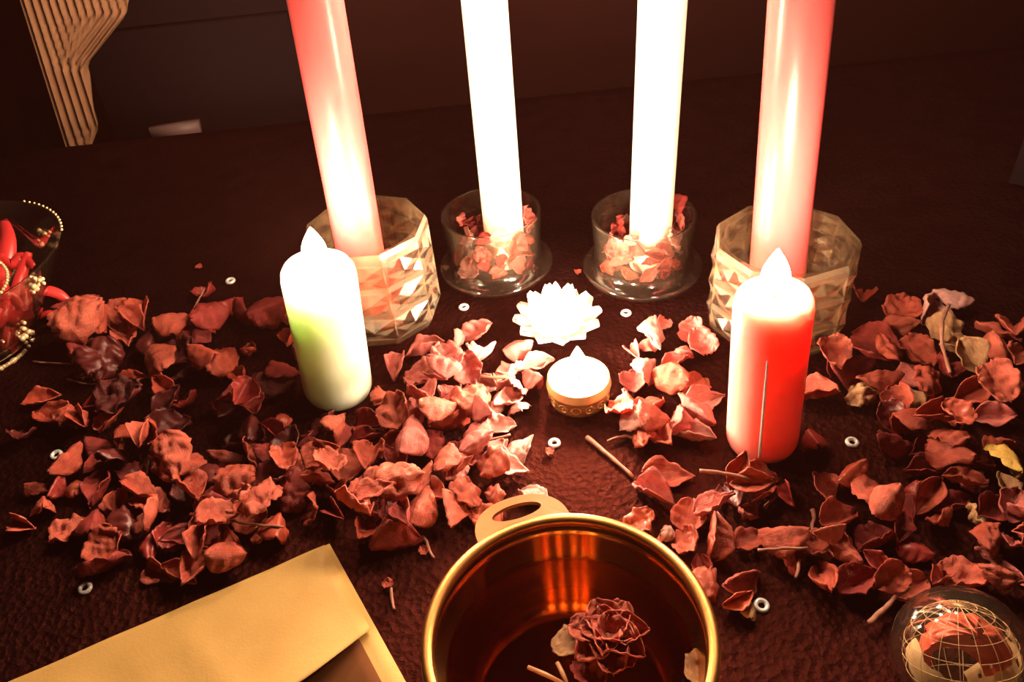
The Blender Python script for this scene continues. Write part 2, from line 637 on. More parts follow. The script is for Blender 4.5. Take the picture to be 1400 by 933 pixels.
# cut crystal holders
def crystal(center, r, h, label, rz):
    n, rows = 9, 3
    V, Fc, MI = [], [], []
    step = 2 * PI / n
    hs = h * 0.92 - 0.004
    band = hs * 0.035

    def loop(rr, z, m=n, ph=0.0):
        s_ = len(V)
        for i in range(m):
            a = i * 2 * PI / m + ph
            V.append(Vector((rr * math.cos(a), rr * math.sin(a), z)))
        return list(range(s_, s_ + m))

    def add(f, glint=False):
        Fc.append(f)
        MI.append(1 if glint else 0)

    low = loop(r * 0.90, 0.0)
    add(tuple(low))
    prev = low
    for k in range(rows):
        z0 = 0.004 + hs * k / rows + band
        z1 = 0.004 + hs * (k + 1) / rows - band
        ra = loop(r, z0)
        rb2 = loop(r, z1)
        for i in range(n):                              # proud bar between two rows of diamonds
            i2 = (i + 1) % n
            add((prev[i], prev[i2], ra[i2], ra[i]), True)
        for i in range(n):
            i2 = (i + 1) % n
            c4 = (ra[i], ra[i2], rb2[i2], rb2[i])
            ctr = (V[c4[0]] + V[c4[1]] + V[c4[2]] + V[c4[3]]) / 4
            out = Vector((ctr.x, ctr.y, 0)).normalized()
            V.append(ctr + out * r * 0.06)
            p0 = len(V) - 1
            mids, dia = [], []
            for e in range(4):
                m_ = (V[c4[e]] + V[c4[(e + 1) % 4]]) / 2
                V.append(m_ - out * r * 0.045)
                mids.append(len(V) - 1)
                V.append((V[c4[e]] + ctr) / 2 + out * r * 0.015)
                dia.append(len(V) - 1)
            for e in range(4):
                e2_ = (e + 1) % 4
                fr = (e + i + k) % 2 == 0  # every other facet milky, imitating caustic glints
                add((c4[e], mids[e], dia[e]), fr)
                add((mids[e], c4[e2_], dia[e2_]), not fr)
                add((dia[e], mids[e], p0), not fr)
                add((mids[e], dia[e2_], p0), fr)
                add((c4[e], c4[e2_], mids[e]), True)
        prev = rb2
    top0 = loop(r, h * 0.95)
    tp = loop(r * 0.965, h)
    for i in range(n):
        i2 = (i + 1) % n
        add((prev[i], prev[i2], top0[i2], top0[i]), True)
        add((top0[i], top0[i2], tp[i2], tp[i]), True)
    m = n * 4
    ri = r * math.cos(PI / n) * 0.90
    it = loop(ri, h - 0.0004, m)
    for i in range(n):
        i2 = (i + 1) % n
        for q in range(4):
            a_, b_ = it[i * 4 + q], it[(i * 4 + q + 1) % m]
            add((tp[i if q < 2 else i2], b_, a_))
        add((tp[i], tp[i2], it[i * 4 + 2]))
    i1 = loop(ri * 0.99, h * 0.45, m)
    i0 = loop(ri * 0.97, 0.011, m)
    for (A_, B_) in ((it, i1), (i1, i0)):
        for i in range(m):
            i2 = (i + 1) % m
            add((A_[i], A_[i2], B_[i2], B_[i]))
    add(tuple(i0))
    me = mesh('crystal_body', V, Fc, smooth=False)
    me.materials.append(M['crystal'])
    me.materials.append(M['crystal_glint'])
    me.polygons.foreach_set('material_index', MI)
    o = obj('crystal_holder', me, None, loc=(center[0], center[1], 0.0), rot=Quaternion((0, 0, 1), rz), label=label, cat='candle holder')
    OBST.append((center[0], center[1], r + 0.003))
    return o


HL, HR = Vector((-0.0715, 0.373, 0)), Vector((0.140, 0.328, 0))
crystal(HL, 0.0335, 0.060, 'cut crystal candle holder behind the pale green pillar candle', R(8))
crystal(HR, 0.0355, 0.054, 'cut crystal candle holder behind the scarlet pillar candle', R(25))

# red tapers stand in the crystal holders
rb = Vector((HL.x - 0.004, HL.y - 0.004, 0.0115))
p_in = along(488, 345, rb)
base = Vector((p_in.x, p_in.y, 0.0115))
ax = along(431, 0, base) - base
taper(base, ax, 0.0128, 0.235, M['wax_red'], 'leaning red taper candle in the crystal holder behind the green candle')
rb = Vector((HR.x - 0.004, HR.y, 0.0115))
p_in = along(1073, 330, rb)
base = Vector((p_in.x, p_in.y, 0.0115))
ax = along(1096, 0, base) - base
taper(base, ax, 0.0138, 0.235, M['wax_red'], 'tall red taper candle in the crystal holder behind the scarlet pillar')


# clear flared holders for the white tapers
def flared(center, r, h, rf, label):
    w = 0.0016
    prof = [(0, 0.0), (rf * 0.80, 0.0), (rf * 0.95, 0.0012), (rf, 0.004), (rf, 0.0056), (rf * 0.96, 0.0064),
            (r * 1.0, 0.0075), (r * 0.955, 0.012), (r * 0.965, h * 0.6), (r, h - 0.0012), (r, h),
            (r - w * 0.8, h + 0.0004), (r - w, h - 0.001), (r * 0.965 - w, h * 0.6), (r * 0.955 - w, 0.012), (r * 0.90 - w, 0.0055), (0, 0.0045)]
    o = obj('flared_holder', mesh('flared_holder', *lathe(prof, 64)), M['glass'], loc=(center[0], center[1], 0), label=label, cat='candle holder')
    OBST.append((center[0], center[1], rf + 0.0015))
    return o


WL, WR = Vector((-0.0044, 0.407, 0)), Vector((0.0812, 0.3885, 0))
flared(WL, 0.029, 0.040, 0.0345, 'clear flared glass holder of petals and white taper, beside the leaning red taper')
flared(WR, 0.0293, 0.039, 0.0350, 'clear flared glass holder of petals and white taper, beside the scarlet pillar')
b0 = Vector((WL.x, WL.y, 0.0055))
p_in = along(684, 300, b0)
base = Vector((p_in.x + 0.001, p_in.y, 0.0055))
WLB = base
taper(base, along(662, 0, base) - base, 0.0118, 0.245, M['wax_white'], 'white taper candle beside the leaning red taper')
b0 = Vector((WR.x, WR.y, 0.0055))
p_in = along(889, 300, b0)
base = Vector((p_in.x, p_in.y, 0.0055))
WRB = base
taper(base, along(906, 0, base) - base, 0.0120, 0.245, M['wax_white'], 'white taper candle beside the straight red taper')

# lotus candle
lc = G(763, 449)
t = thing('flower_candle', 'white flower-shaped candle, lit, between the clear glass holders', 'candle', (lc.x, lc.y, 0))


def wax_petal(L, w, lift, curl):
    V, Fc = [], []
    nu, nv = 8, 6
    for s in (0, 1):
        for i in range(nu + 1):
            u = i / nu
            ww = w * math.sin(PI * (0.12 + 0.88 * u) ** 0.9) ** 0.55 if u < 1 else w * 0.25
            for j in range(nv + 1):
                v = -1 + 2 * j / nv
                z = lift * u ** 1.6 + curl * v * v * (0.3 + 0.7 * u) * 0.5 + (0.0016 if s else 0)
                V.append((L * u * (1 - 0.10 * v * v * u), ww * v, z))
    k = nv + 1
    off = (nu + 1) * k
    for i in range(nu):
        for j in range(nv):
            f = (i * k + j, i * k + j + 1, (i + 1) * k + j + 1, (i + 1) * k + j)
            Fc.append(f)
            Fc.append(tuple(q + off for q in reversed(f)))
    per = [j for j in range(k)] + [i * k + nv for i in range(1, nu + 1)] + [nu * k + j for j in range(nv - 1, -1, -1)] + [i * k for i in range(nu - 1, 0, -1)]
    for q in range(len(per)):
        a, b = per[q], per[(q + 1) % len(per)]
        Fc.append((a, b, b + off, a + off))
    return V, Fc


obj('wax_core', mesh('wax_core', *lathe([(0, 0), (0.012, 0), (0.0145, 0.003), (0.014, 0.010), (0.011, 0.0125), (0, 0.012)], 32)), M['wax_white'], t)
for layer, (cnt, L, w, lift, z0, r0) in enumerate(((12, 0.0150, 0.0060, 0.006, 0.002, 0.0095), (9, 0.0115, 0.0052, 0.009, 0.0055, 0.0080))):
    me = mesh('petal', *wax_petal(L, w, lift, 0.004))
    me.materials.append(M['wax_white'])
    for i in range(cnt):
        a = 2 * PI * (i + 0.5 * layer) / cnt
        obj('petal', me, None, t, loc=(r0 * math.cos(a), r0 * math.sin(a), z0), rot=Quaternion((0, 0, 1), a))
add_flame(t, 0.0125, 0.016, 0.0038)
OBST.append((lc.x, lc.y, 0.024))

# tealight in a stamped gold cup
tb = G(792, 546)
t = thing('tealight', 'lit tealight in a stamped gold cup, in front of the flower candle', 'candle', (tb.x, tb.y, 0))
rc = 0.0152
cup = obj('cup', mesh('cup', *lathe([(0, 0), (rc * 0.84, 0), (rc * 0.93, 0.0015), (rc * 0.97, 0.006), (rc * 0.985, 0.0095), (rc * 1.03, 0.0102), (rc * 1.04, 0.0112), (rc, 0.0118), (rc, 0.0152), (rc * 0.96, 0.0156), (rc * 0.93, 0.0148), (rc * 0.92, 0.004), (0, 0.003)], 56)), M['gold_cup'], t)
ringme = mesh('stamped_ring', *moved(torus(0.0021, 0.0004, 16, 6), rot=Quaternion((0, 1, 0), PI / 2)))
dotme = mesh('stamped_dot', *lathe([(0, 0.0005), (0.0005, 0.00035), (0.0007, -0.0002), (0, -0.0003)], 8))
for m_ in (ringme, dotme):
    m_.materials.append(M['gold_cup'])
for i in range(14):
    a = 2 * PI * i / 14
    q = Quaternion((0, 0, 1), a)
    obj('stamped_ring', ringme, None, cup, loc=(rc * 0.962 * math.cos(a), rc * 0.962 * math.sin(a), 0.0058), rot=q)
    obj('stamped_dot', dotme, None, cup, loc=(rc * 0.962 * math.cos(a), rc * 0.962 * math.sin(a), 0.0058), rot=q @ Quaternion((0, 1, 0), PI / 2))
obj('wax', mesh('wax', *lathe([(0, 0.0045), (rc * 0.9, 0.0045), (rc * 0.915, 0.0138), (rc * 0.86, 0.0148), (rc * 0.5, 0.0144), (0, 0.0138)], 40)), M['wax_white'], t)
add_flame(t, 0.0145, 0.017, 0.0042)
OBST.append((tb.x, tb.y, rc + 0.002))

# ------------------------------------------------------------------ gold bowl
BC, BR, BH = Vector((0.0077, 0.133, 0)), 0.0459, 0.050
t = thing('gold_bowl', 'brushed gold bowl with a pierced loop handle, holding rose water', 'bowl', BC)
rb_ = 0.036
prof = [(0, 0.0), (rb_ - 0.004, 0.0), (rb_, 0.002), (rb_ + 0.0035, 0.008), (BR - 0.0025, BH - 0.008), (BR - 0.0012, BH - 0.003)]
inner = [(BR - 0.0030, BH - 0.003), (BR - 0.0040, BH - 0.008), (rb_ + 0.0018, 0.009), (rb_ - 0.0015, 0.0035), (rb_ - 0.006, 0.0018), (0, 0.0016)]
obj('bowl_body', mesh('bowl_body', *lathe(prof + inner, 96)), M['gold'], t)
obj('rim', mesh('rim', *lathe([(BR - 0.0034, BH - 0.0032), (BR - 0.0036, BH - 0.0012), (BR - 0.0028, BH - 0.0002), (BR - 0.0010, BH), (BR + 0.0002, BH - 0.0006), (BR + 0.0004, BH - 0.0020), (BR - 0.0008, BH - 0.0034)], 96, closed=True)), M['gold_rim'], t)


def loop_handle():
    V, Fc = [], []
    n = 48
    out_l, in_l = [], []
    for i in range(n):
        a = 2 * PI * i / n
        c, s = math.cos(a), math.sin(a)
        rad = 0.0445 + 0.0165 * (abs(c) ** 0.9) * (1 if c > 0 else -1)
        wid = 0.0170 * (abs(s) ** 0.85) * (1 if s > 0 else -1)
        rad = max(rad, math.sqrt(max((BR - 0.0006) ** 2 - wid ** 2, 0)))
        out_l.append((rad, wid))
        in_l.append((0.0522 + 0.0042 * c, 0.0092 * s))
    zt, zb = BH - 0.0006, BH - 0.0024
    for lp in (out_l, in_l):
        for z in (zt, zb):
            V += [(p[0], p[1], z - max(0.0, math.hypot(*p) - 0.0455) * 0.30) for p in lp]
    o_t, o_b, i_t, i_b = 0, n, 2 * n, 3 * n
    for i in range(n):
        j = (i + 1) % n
        Fc += [(o_t + i, o_t + j, i_t + j, i_t + i), (o_b + i, i_b + i, i_b + j, o_b + j),
               (o_t + i, o_b + i, o_b + j, o_t + j), (i_t + i, i_t + j, i_b + j, i_b + i)]
    return V, Fc


hp = G(706, 694, BH)
ha = math.atan2(hp.y - BC.y, hp.x - BC.x)
for q, nm_ in ((ha, 'loop_handle'), (ha + PI, 'loop_handle')):
    obj(nm_, mesh('loop_handle', *loop_handle(), smooth=False), M['handle_gold'], t, rot=Quaternion((0, 0, 1), q))
OBST.append((BC.x, BC.y, BR + 0.001))
WZ = 0.031
wr = rb_ + 0.0018 + (WZ - 0.009) / (BH - 0.017) * (BR - 0.004 - rb_ - 0.0018) - 0.0004
obj('rose_water', mesh('rose_water', *lathe([(0, WZ), (wr * 0.6, WZ), (wr - 0.0015, WZ + 0.0001), (wr, WZ + 0.0005), (wr - 0.0006, WZ - 0.0006), (0, WZ - 0.0006)], 72)), M['water'], loc=BC, label='still amber rose water filling the gold bowl', cat='water')


# ------------------------------------------------------------------ envelope
A = G(450, 742, 0.002)
Bp = G(15, 930, 0.002)
e1 = (Bp - A).normalized()
e2 = Vector((-e1.y, e1.x, 0))
if e2.y > 0:
    e2 = -e2
ENV_L, ENV_W = 0.22, 0.112
t = thing('envelope', 'kraft paper envelope with its flap lifted, lying by the gold bowl', 'envelope', (A.x, A.y, 0.0))


def envpt(a, b, z):
    return (e1 * (a - 0.10 * b) + e2 * b) + Vector((0, 0, z))


def env_sheet(name, top_fn, aN=44, bN=30, a_rng=(0, ENV_L), b_fn=lambda a: (0, ENV_W), th=0.0005):
    V, Fc = [], []
    for s in (0, 1):
        for i in range(aN + 1):
            a = a_rng[0] + (a_rng[1] - a_rng[0]) * i / aN
            b0_, b1_ = b_fn(a)
            for j in range(bN + 1):
                b = b0_ + (b1_ - b0_) * j / bN
                V.append(envpt(a, b, top_fn(a, b) - (th if s else 0)))
    k = bN + 1
    off = (aN + 1) * k
    for i in range(aN):
        for j in range(bN):
            f = (i * k + j, i * k + j + 1, (i + 1) * k + j + 1, (i + 1) * k + j)
            Fc.append(f)
            Fc.append(tuple(q + off for q in reversed(f)))
    per = [j for j in range(k)] + [i * k + bN for i in range(1, aN + 1)] + [aN * k + j for j in range(bN - 1, -1, -1)] + [i * k for i in range(aN - 1, 0, -1)]
    for q in range(len(per)):
        a, b = per[q], per[(q + 1) % len(per)]
        Fc.append((a, b, b + off, a + off))
    return mesh(name, V, Fc)


def body_z(a, b):
    ea = min(a, ENV_L - a) / 0.02
    eb = min(b, ENV_W - b) / 0.02
    e = max(0.0, min(1.0, ea, eb))
    return 0.0012 + 0.0012 * e + 0.0003 * noise.noise(Vector((a * 60, b * 60, 0)))


def flap_w(a):
    # lower edge of the lifted flap, curving away from the side seam
    q = min(a, ENV_L - a)
    return 0.0475 + 0.13 * q + 0.012 * math.sin(PI * min(1.0, q / 0.11))


def flap_z(a, b):
    s = b / flap_w(a)
    q = min(1.0, max(0.0, (min(a, ENV_L - a) - 0.001) / 0.035))
    crease = 0.0
    for ca, cw, ch in ((0.060, 0.005, 0.0011), (0.092, 0.006, -0.0010), (0.120, 0.008, 0.0010)):
        crease += ch * math.exp(-((a - ca + 0.25 * (b - 0.03)) / cw) ** 2)
    return body_z(a, b) + 0.0006 + ((0.0015 + 0.0085 * q) * s ** 2.5) + crease * min(1, s * 3) + 0.0004 * noise.noise(Vector((a * 40, b * 40, 3)))


obj('envelope_body', env_sheet('envelope_body', body_z, th=0.0012), M['kraft'], t)
obj('flap', env_sheet('flap', flap_z, a_rng=(0.0022, ENV_L - 0.0022), b_fn=lambda a: (0.0002, flap_w(a)), th=0.0003), M['kraft'], t)
obj('flap_shade_sheet', env_sheet('flap_shade_sheet', lambda a, b: body_z(a, b) + 0.0004, a_rng=(0.0075, ENV_L - 0.0075), b_fn=lambda a: (0.035, ENV_W - 0.004), th=0.0003), M['kraft_shade'], t)  # dark sheet added to paint the shade below the flap

# ------------------------------------------------------------------ glass ball ornament
br = 0.0212
bc = G(1314, 893, br)
t = thing('glass_ball', 'clear glass ball with a netted dried leaf inside, beside the petal heap', 'ornament', (bc.x, bc.y, 0))
obj('glass_shell', mesh('glass_shell', *moved(lathe([(br * math.sin(PI * i / 30), -br * math.cos(PI * i / 30)) for i in range(31)], 48), (0, 0, br))), M['ball_glass'], t)
net = []
ir = br * 0.82
q_ = Quaternion((1, 0, 0), R(-35))
for i in range(9):
    a = PI * i / 9
    pts = [q_ @ Vector((ir * math.cos(p) * math.cos(a), ir * math.cos(p) * math.sin(a), ir * math.sin(p))) for p in [2 * PI * k / 40 for k in range(41)]]
    net.append(tube(pts, 0.00009, 5))
for i in range(-4, 5):
    p = i * PI / 10
    pts = [q_ @ Vector((ir * math.cos(p) * math.cos(a), ir * math.cos(p) * math.sin(a), ir * math.sin(p))) for a in [2 * PI * k / 40 for k in range(41)]]
    net.append(tube(pts, 0.00009, 5))
obj('wire_net', mesh('wire_net', *moved(join(*net), (-0.0005, -0.001, br))), M['cream'], t)


def shell_patch(r, u0, u1, v0, v1, seed, n=22, hole=0.0, amp=0.04):
    """ragged curved leaf skin: v = polar angle from the bottom, u = azimuth"""
    V, Fc = [], []
    for s in (1.0, 0.985):
        for i in range(n + 1):
            for j in range(n + 1):
                u = u0 + (u1 - u0) * i / n
                e = amp * 6 * noise.noise(Vector((i * 0.45, seed, 0.0)))
                v = v0 + (v1 - v0 + e) * j / n
                rr = r * s * (1 + amp * noise.noise(Vector((i * 0.4, j * 0.4, seed))))
                V.append((rr * math.sin(v) * math.cos(u), rr * math.sin(v) * math.sin(u), -rr * math.cos(v)))
    k = n + 1
    off = k * k
    for i in range(n):
        for j in range(n):
            if noise.noise(Vector((i * 0.8, j * 0.8, seed + 9))) < -0.55 + hole:
                continue
            f = (i * k + j, i * k + j + 1, (i + 1) * k + j + 1, (i + 1) * k + j)
            Fc.append(f)
            Fc.append(tuple(q + off for q in reversed(f)))
    return V, Fc


obj('inner_leaf', mesh('inner_leaf', *moved(shell_patch(br * 0.79, R(165), R(375), R(20), R(112), 3.0, hole=0.10), (0, -0.0005, br))), M['cream'], t, label='cream skeleton leaf')
obj('inner_petal', mesh('inner_petal', *moved(shell_patch(br * 0.62, R(-20), R(170), R(40), R(165), 7.0, hole=0.0, amp=0.14), (0.001, -0.001, br))), TONES['coral'], t, label='rust dried petal')
OBST.append((bc.x, bc.y, br * 0.8))

# ------------------------------------------------------------------ glittery goblet with red ribbons
gb = G(-22, 478)
gh, gr1, gr0 = 0.060, 0.068, 0.027
t = thing('goblet', 'flared glass goblet trimmed with gold beads and filled with red ribbons', 'goblet', (gb.x, gb.y, 0))


def gob_r(z):
    return gr0 + (gr1 - gr0) * (z / gh) ** 0.9


prof = [(0, 0), (gr0 * 0.9, 0), (gr0, 0.003)] + [(gob_r(gh * s), gh * s) for s in (0.15, 0.3, 0.5, 0.7, 0.85, 0.98)] + [(gr1, gh), (gr1 - 0.001, gh + 0.0005)]
prof += [(gob_r(gh * s) - 0.0018, gh * s) for s in (0.98, 0.85, 0.7, 0.5, 0.3, 0.15)] + [(gr0 - 0.004, 0.006), (0, 0.005)]
gob = obj('glass_cup', mesh('glass_cup', *lathe(prof, 56)), M['ball_glass'], t)
random.seed(5)
bead_me = [mesh('gold_bead', *lathe([(0.001 * s * math.sin(PI * i / 6), -0.001 * s * math.cos(PI * i / 6)) for i in range(7)], 8)) for s in (0.7, 1.1, 1.6)]
for m_ in bead_me:
    m_.materials.append(M['glitter'])


def wall_pt(px, py, push=0.0006):
    d = ray(px, py)
    best = None
    for i in range(700):
        p = CAMPOS + d * (0.25 + 0.0006 * i) - gb
        if 0.001 < p.z < gh:
            e = abs(math.hypot(p.x, p.y) - gob_r(p.z) - push)
            if best is None or e < best[0] - 0.0004:
                best = (e, p)
    p = best[1]
    k = (gob_r(p.z) + push) / math.hypot(p.x, p.y)
    return Vector((p.x * k, p.y * k, p.z))


def bead(px, py, k):
    obj('gold_bead', bead_me[k], None, t, loc=wall_pt(px, py))


for (bx, by, sx_, sy_, cnt) in ((60, 322, 6, 5, 13), (50, 386, 6, 8, 15), (34, 458, 8, 9, 18)):
    for i in range(cnt):
        bead(bx + random.gauss(0, sx_), by + random.gauss(0, sy_), random.choice((0, 0, 1, 1, 2)))
for i in range(46):
    q = i / 45
    bead(42 - 44 * q ** 1.5 + random.gauss(0, 3), 476 + 44 * q ** 0.7 + random.gauss(0, 3), random.choice((0, 1, 1, 2)))
for i in range(14):
    a = R(20) + R(50) * i / 14
    obj('gold_bead', bead_me[0], None, t, loc=(gr1 * math.cos(a), gr1 * math.sin(a), gh))
gx = obj('bead_ring', mesh('bead_ring', *join(*[moved(lathe([(0.0011 * math.sin(PI * i / 5), -0.0011 * math.cos(PI * i / 5)) for i in range(6)], 7), (0.034 * math.cos(q), 0.034 * math.sin(q), 0)) for q in [2 * PI * k / 76 for k in range(76)]])), M['glitter'], t, loc=(-0.006, 0.004, 0.041), rot=Quaternion((0.3, 1, 0), R(7)))
OBST.append((gb.x, gb.y, gr0 + 0.004))


def ribbon(pts, w, normal, name='red_ribbon', label='', group=None):
    pts = [Vector(p) for p in pts]
    # smooth the path
    path = []
    for i in range(len(pts) - 1):
        p0, p1, p2, p3 = pts[max(i - 1, 0)], pts[i], pts[i + 1], pts[min(i + 2, len(pts) - 1)]
        for k in range(6):
            s = k / 6
            path.append(0.5 * ((2 * p1) + (p2 - p0) * s + (2 * p0 - 5 * p1 + 4 * p2 - p3) * s * s + (3 * p1 - p0 - 3 * p2 + p3) * s ** 3))
    path.append(pts[-1])
    V, Fc = [], []
    n = len(path)
    nz = Vector(normal).normalized()
    for i, p in enumerate(path):
        tg = (path[min(i + 1, n - 1)] - path[max(i - 1, 0)]).normalized()
        side = tg.cross(nz).normalized()
        ww = w * (0.35 + 0.65 * math.sin(PI * min(0.98, max(0.06, i / (n - 1)))) ** 0.5)
        up = side.cross(tg) * 0.0004
        V += [p - side * ww + up, p + up * 2, p + side * ww + up, p + side * ww - up, p - up * 0.2, p - side * ww - up]
    for i in range(n - 1):
        for q in range(6):
            Fc.append((i * 6 + q, i * 6 + (q + 1) % 6, (i + 1) * 6 + (q + 1) % 6, (i + 1) * 6 + q))
    Fc += [tuple(range(6)), tuple((n - 1) * 6 + q for q in range(6))]
    return obj(name, mesh(name, V, Fc), M['ribbon'], label=label, cat='ribbon', group=group)


g = gb
rl = 'red satin ribbon coiled inside the beaded glass goblet'
rg = 'ribbons in the goblet'
for pts_, w_, nn_ in (
        (((8, 478, .010), (16, 430, .020), (28, 380, .030), (40, 345, .040)), .0034, (0.5, -1, .4)),
        (((-25, 440, .020), (5, 432, .022), (28, 436, .020), (46, 428, .022)), .0042, (0.1, -.6, 1)),
        (((-20, 400, .026), (4, 370, .034), (10, 330, .044), (4, 302, .050)), .0050, (0.3, -1, .3)),
        (((10, 460, .012), (26, 452, .014), (36, 425, .018), (34, 395, .026)), .0036, (0.6, -1, .2)),
        (((-30, 470, .008), (-4, 462, .010), (14, 474, .008)), .0040, (0.1, -1, .6)),
        (((-12, 425, .024), (8, 405, .028), (22, 412, .024), (34, 440, .016)), .0034, (0.1, -.8, .8)),
        (((-8, 450, .016), (6, 440, .017), (10, 410, .024), (2, 385, .030)), .0038, (0.5, -1, .3)),
        (((14, 482, .007), (24, 466, .010), (38, 450, .013)), .0030, (0.3, -1, .6)),
        (((0, 350, .040), (16, 362, .036), (30, 352, .038), (46, 365, .034)), .0032, (0.1, -.9, .6))):
    ribbon([G(*p_) for p_ in pts_], w_, nn_, label=rl, group=rg)
random.seed(8)
for i in range(12):
    a = R(100) + R(200) * i / 12
    z0_, z1_ = random.uniform(0.009, 0.016), random.uniform(0.026, 0.044)
    pts_ = []
    for k in range(5):
        z = z0_ + (z1_ - z0_) * k / 4
        q = (gob_r(z) - 0.009) * random.uniform(0.55, 0.9)
        pts_.append(gb + Vector((q * math.cos(a + 0.35 * k), q * math.sin(a + 0.35 * k), z)))
    ribbon(pts_, random.uniform(0.003, 0.0045), (math.cos(a), math.sin(a), 0.4), label=rl, group=rg)
s0 = G(45, 424, 0.006)
ribbon([s0 + Vector((0, 0.0, 0.012)), s0 + Vector((0.010, 0.001, 0.013)), s0 + Vector((0.020, 0.000, 0.009)), s0 + Vector((0.026, -0.004, 0.001))], 0.0032, (0, -0.5, 1), name='red_ribbon', label='short red satin ribbon curling out beside the goblet toward the petals')
s0 = G(48, 440, 0.0)
ribbon([s0 + Vector((0.002, 0.0, 0.002)), s0 + Vector((0.010, 0.0, 0.005)), s0 + Vector((0.016, -0.003, 0.003)), s0 + Vector((0.020, -0.006, 0.001))], 0.0024, (0, -0.5, 1), name='red_ribbon', label='thin red ribbon tip lying at the foot of the goblet')

# ------------------------------------------------------------------ eyelets
EYE = mesh('eyelet', *lathe([(0.0014, 0.0), (0.0027, 0.0), (0.0031, 0.0006), (0.0029, 0.0013), (0.0021, 0.0017), (0.0014, 0.0013), (0.0012, 0.0006)], 28, closed=True))
EYE.materials.append(M['ring'])
for (x, y, lb, tilt) in (
        (315, 384, 'tiny pearly eyelet on bare cloth behind the green candle', 6),
        (634, 420, 'tiny pearly eyelet in front of the holder beside the leaning red taper', 0),
        (856, 428, 'tiny pearly eyelet in front of the holder beside the scarlet pillar', 0),
        (758, 606, 'tiny pearly eyelet just in front of the gold tealight', 0),
        (77, 622, 'tiny pearly eyelet near a lone maroon petal and the goblet', 8),
        (116, 804, 'tiny pearly eyelet on bare cloth by the envelope', 10),
        (1165, 605, 'tiny pearly eyelet on bare cloth beside the scarlet pillar', 4),
        (1041, 828, 'tiny pearly eyelet under an arched petal beside the gold bowl', 6)):
    p = G(x, y, 0.0008)
    obj('eyelet', EYE, None, loc=(p.x, p.y, 0.0), rot=Quaternion((1, 0.3, 0), R(tilt)), label=lb, cat='eyelet', group='pearly eyelets scattered on the cloth')
    OBST.append((p.x, p.y, 0.0033))


# ------------------------------------------------------------------ dried petals
def petal_shape(kind, seed, nu=18, nv=12):
    """unit-length dried petal: returns the middle surface as a grid of points"""
    rnd = random.Random(seed * 31 + sum(map(ord, kind)))
    ph = rnd.uniform(0, 50)
    P_ = []
    bend = {'cupped': 0.5, 'boat': 0.5, 'crumpled': 0.6, 'folded': 0.5, 'curled': 3.2, 'pod': 0.35, 'pointed': 0.4, 'twisted': 1.0}[kind] * rnd.uniform(0.7, 1.2)
    cup = {'cupped': 0.26, 'boat': 0.34, 'crumpled': 0.16, 'folded': 0.62, 'curled': 0.16, 'pod': 0.20, 'pointed': 0.20, 'twisted': 0.05}[kind] * rnd.uniform(0.75, 1.25)
    wr_ = {'cupped': 0.035, 'boat': 0.035, 'crumpled': 0.13, 'folded': 0.05, 'curled': 0.05, 'pod': 0.02, 'pointed': 0.03, 'twisted': 0.04}[kind]
    for i in range(nu + 1):
        u = i / nu
        if kind == 'cupped':
            w = 0.40 * math.sin(PI * (0.03 + 0.94 * u) ** 0.8) ** 0.62
        elif kind == 'boat':
            w = 0.27 * math.sin(PI * (0.01 + 0.98 * u)) ** 0.85
        elif kind == 'crumpled':
            w = 0.42 * math.sin(PI * (0.04 + 0.92 * u) ** 0.75) ** 0.5
        elif kind == 'folded':
            w = 0.40 * math.sin(PI * (0.02 + 0.96 * u) ** 0.9) ** 0.7
        elif kind == 'curled':
            w = 0.27 * math.sin(PI * (0.04 + 0.92 * u) ** 0.8) ** 0.55
        elif kind == 'pod':
            w = 0.27 * math.sin(PI * (0.02 + 0.96 * u)) ** 0.7
        elif kind == 'pointed':
            w = 0.32 * math.sin(PI * (0.02 + 0.975 * u) ** 0.62) ** 1.0
        else:
            w = 0.13 * math.sin(PI * (0.06 + 0.88 * u)) ** 0.5
        row = []
        for j in range(nv + 1):
            v = -1 + 2 * j / nv
            nzv = Vector((u * 3.2 + ph, v * 1.5, ph * 0.37))
            y = w * v * (1 + 0.22 * noise.noise(Vector((u * 4 + ph, v * 2.0, 7))))
            x = u - 0.5 + 0.05 * noise.noise(Vector((u * 2, v * 2.5 + ph, 3)))
            if kind == 'folded':
                z = cup * abs(y) * 1.9
                y *= 0.62
            elif kind == 'pod':
                z = cup * abs(v) ** 3.0 * 0.9 - 0.06 * math.exp(-(v / 0.35) ** 2) * math.sin(PI * u) * -1.6
            else:
                z = cup * (abs(v) ** 1.8) * (w / 0.4) * 1.3
            z += wr_ * noise.noise(nzv * 1.7) * (0.6 + 0.7 * abs(v))
            z += 0.045 * noise.noise(nzv * 2.2 + Vector((9, 0, 0))) + (0.05 + 0.45 * wr_) * abs(noise.noise(nzv * 3.1)) + 0.02 * math.sin(v * 9 + ph + 2 * u) * math.sin(PI * u)
            # ragged lip that curls up or down along the edge
            z += 0.16 * max(0.0, abs(v) - 0.55) * (0.3 + 1.6 * noise.noise(Vector((u * 5 + ph, 3.0 if v > 0 else 8.0, ph))))
            x += 0.05 * noise.noise(Vector((v * 5, u * 3, ph)))
            y += 0.03 * noise.noise(Vector((u * 7, ph, v * 2)))
            if kind not in ('pod',):
                # midrib crease and a rolled lip
                z -= 0.035 * math.exp(-(v / 0.16) ** 2) * math.sin(PI * u)
            if kind == 'twisted':
                ta = (u - 0.5) * 3.2
                y, z = y * math.cos(ta) - z * math.sin(ta), y * math.sin(ta) + z * math.cos(ta)
            # bend along the length about the y axis
            if bend > 1e-3:
                rad = 1.0 / bend
                th = x * bend
                x, z = (rad - z) * math.sin(th), rad - (rad - z) * math.cos(th)
            row.append(Vector((x, y, z)))
        P_.append(row)
    return P_


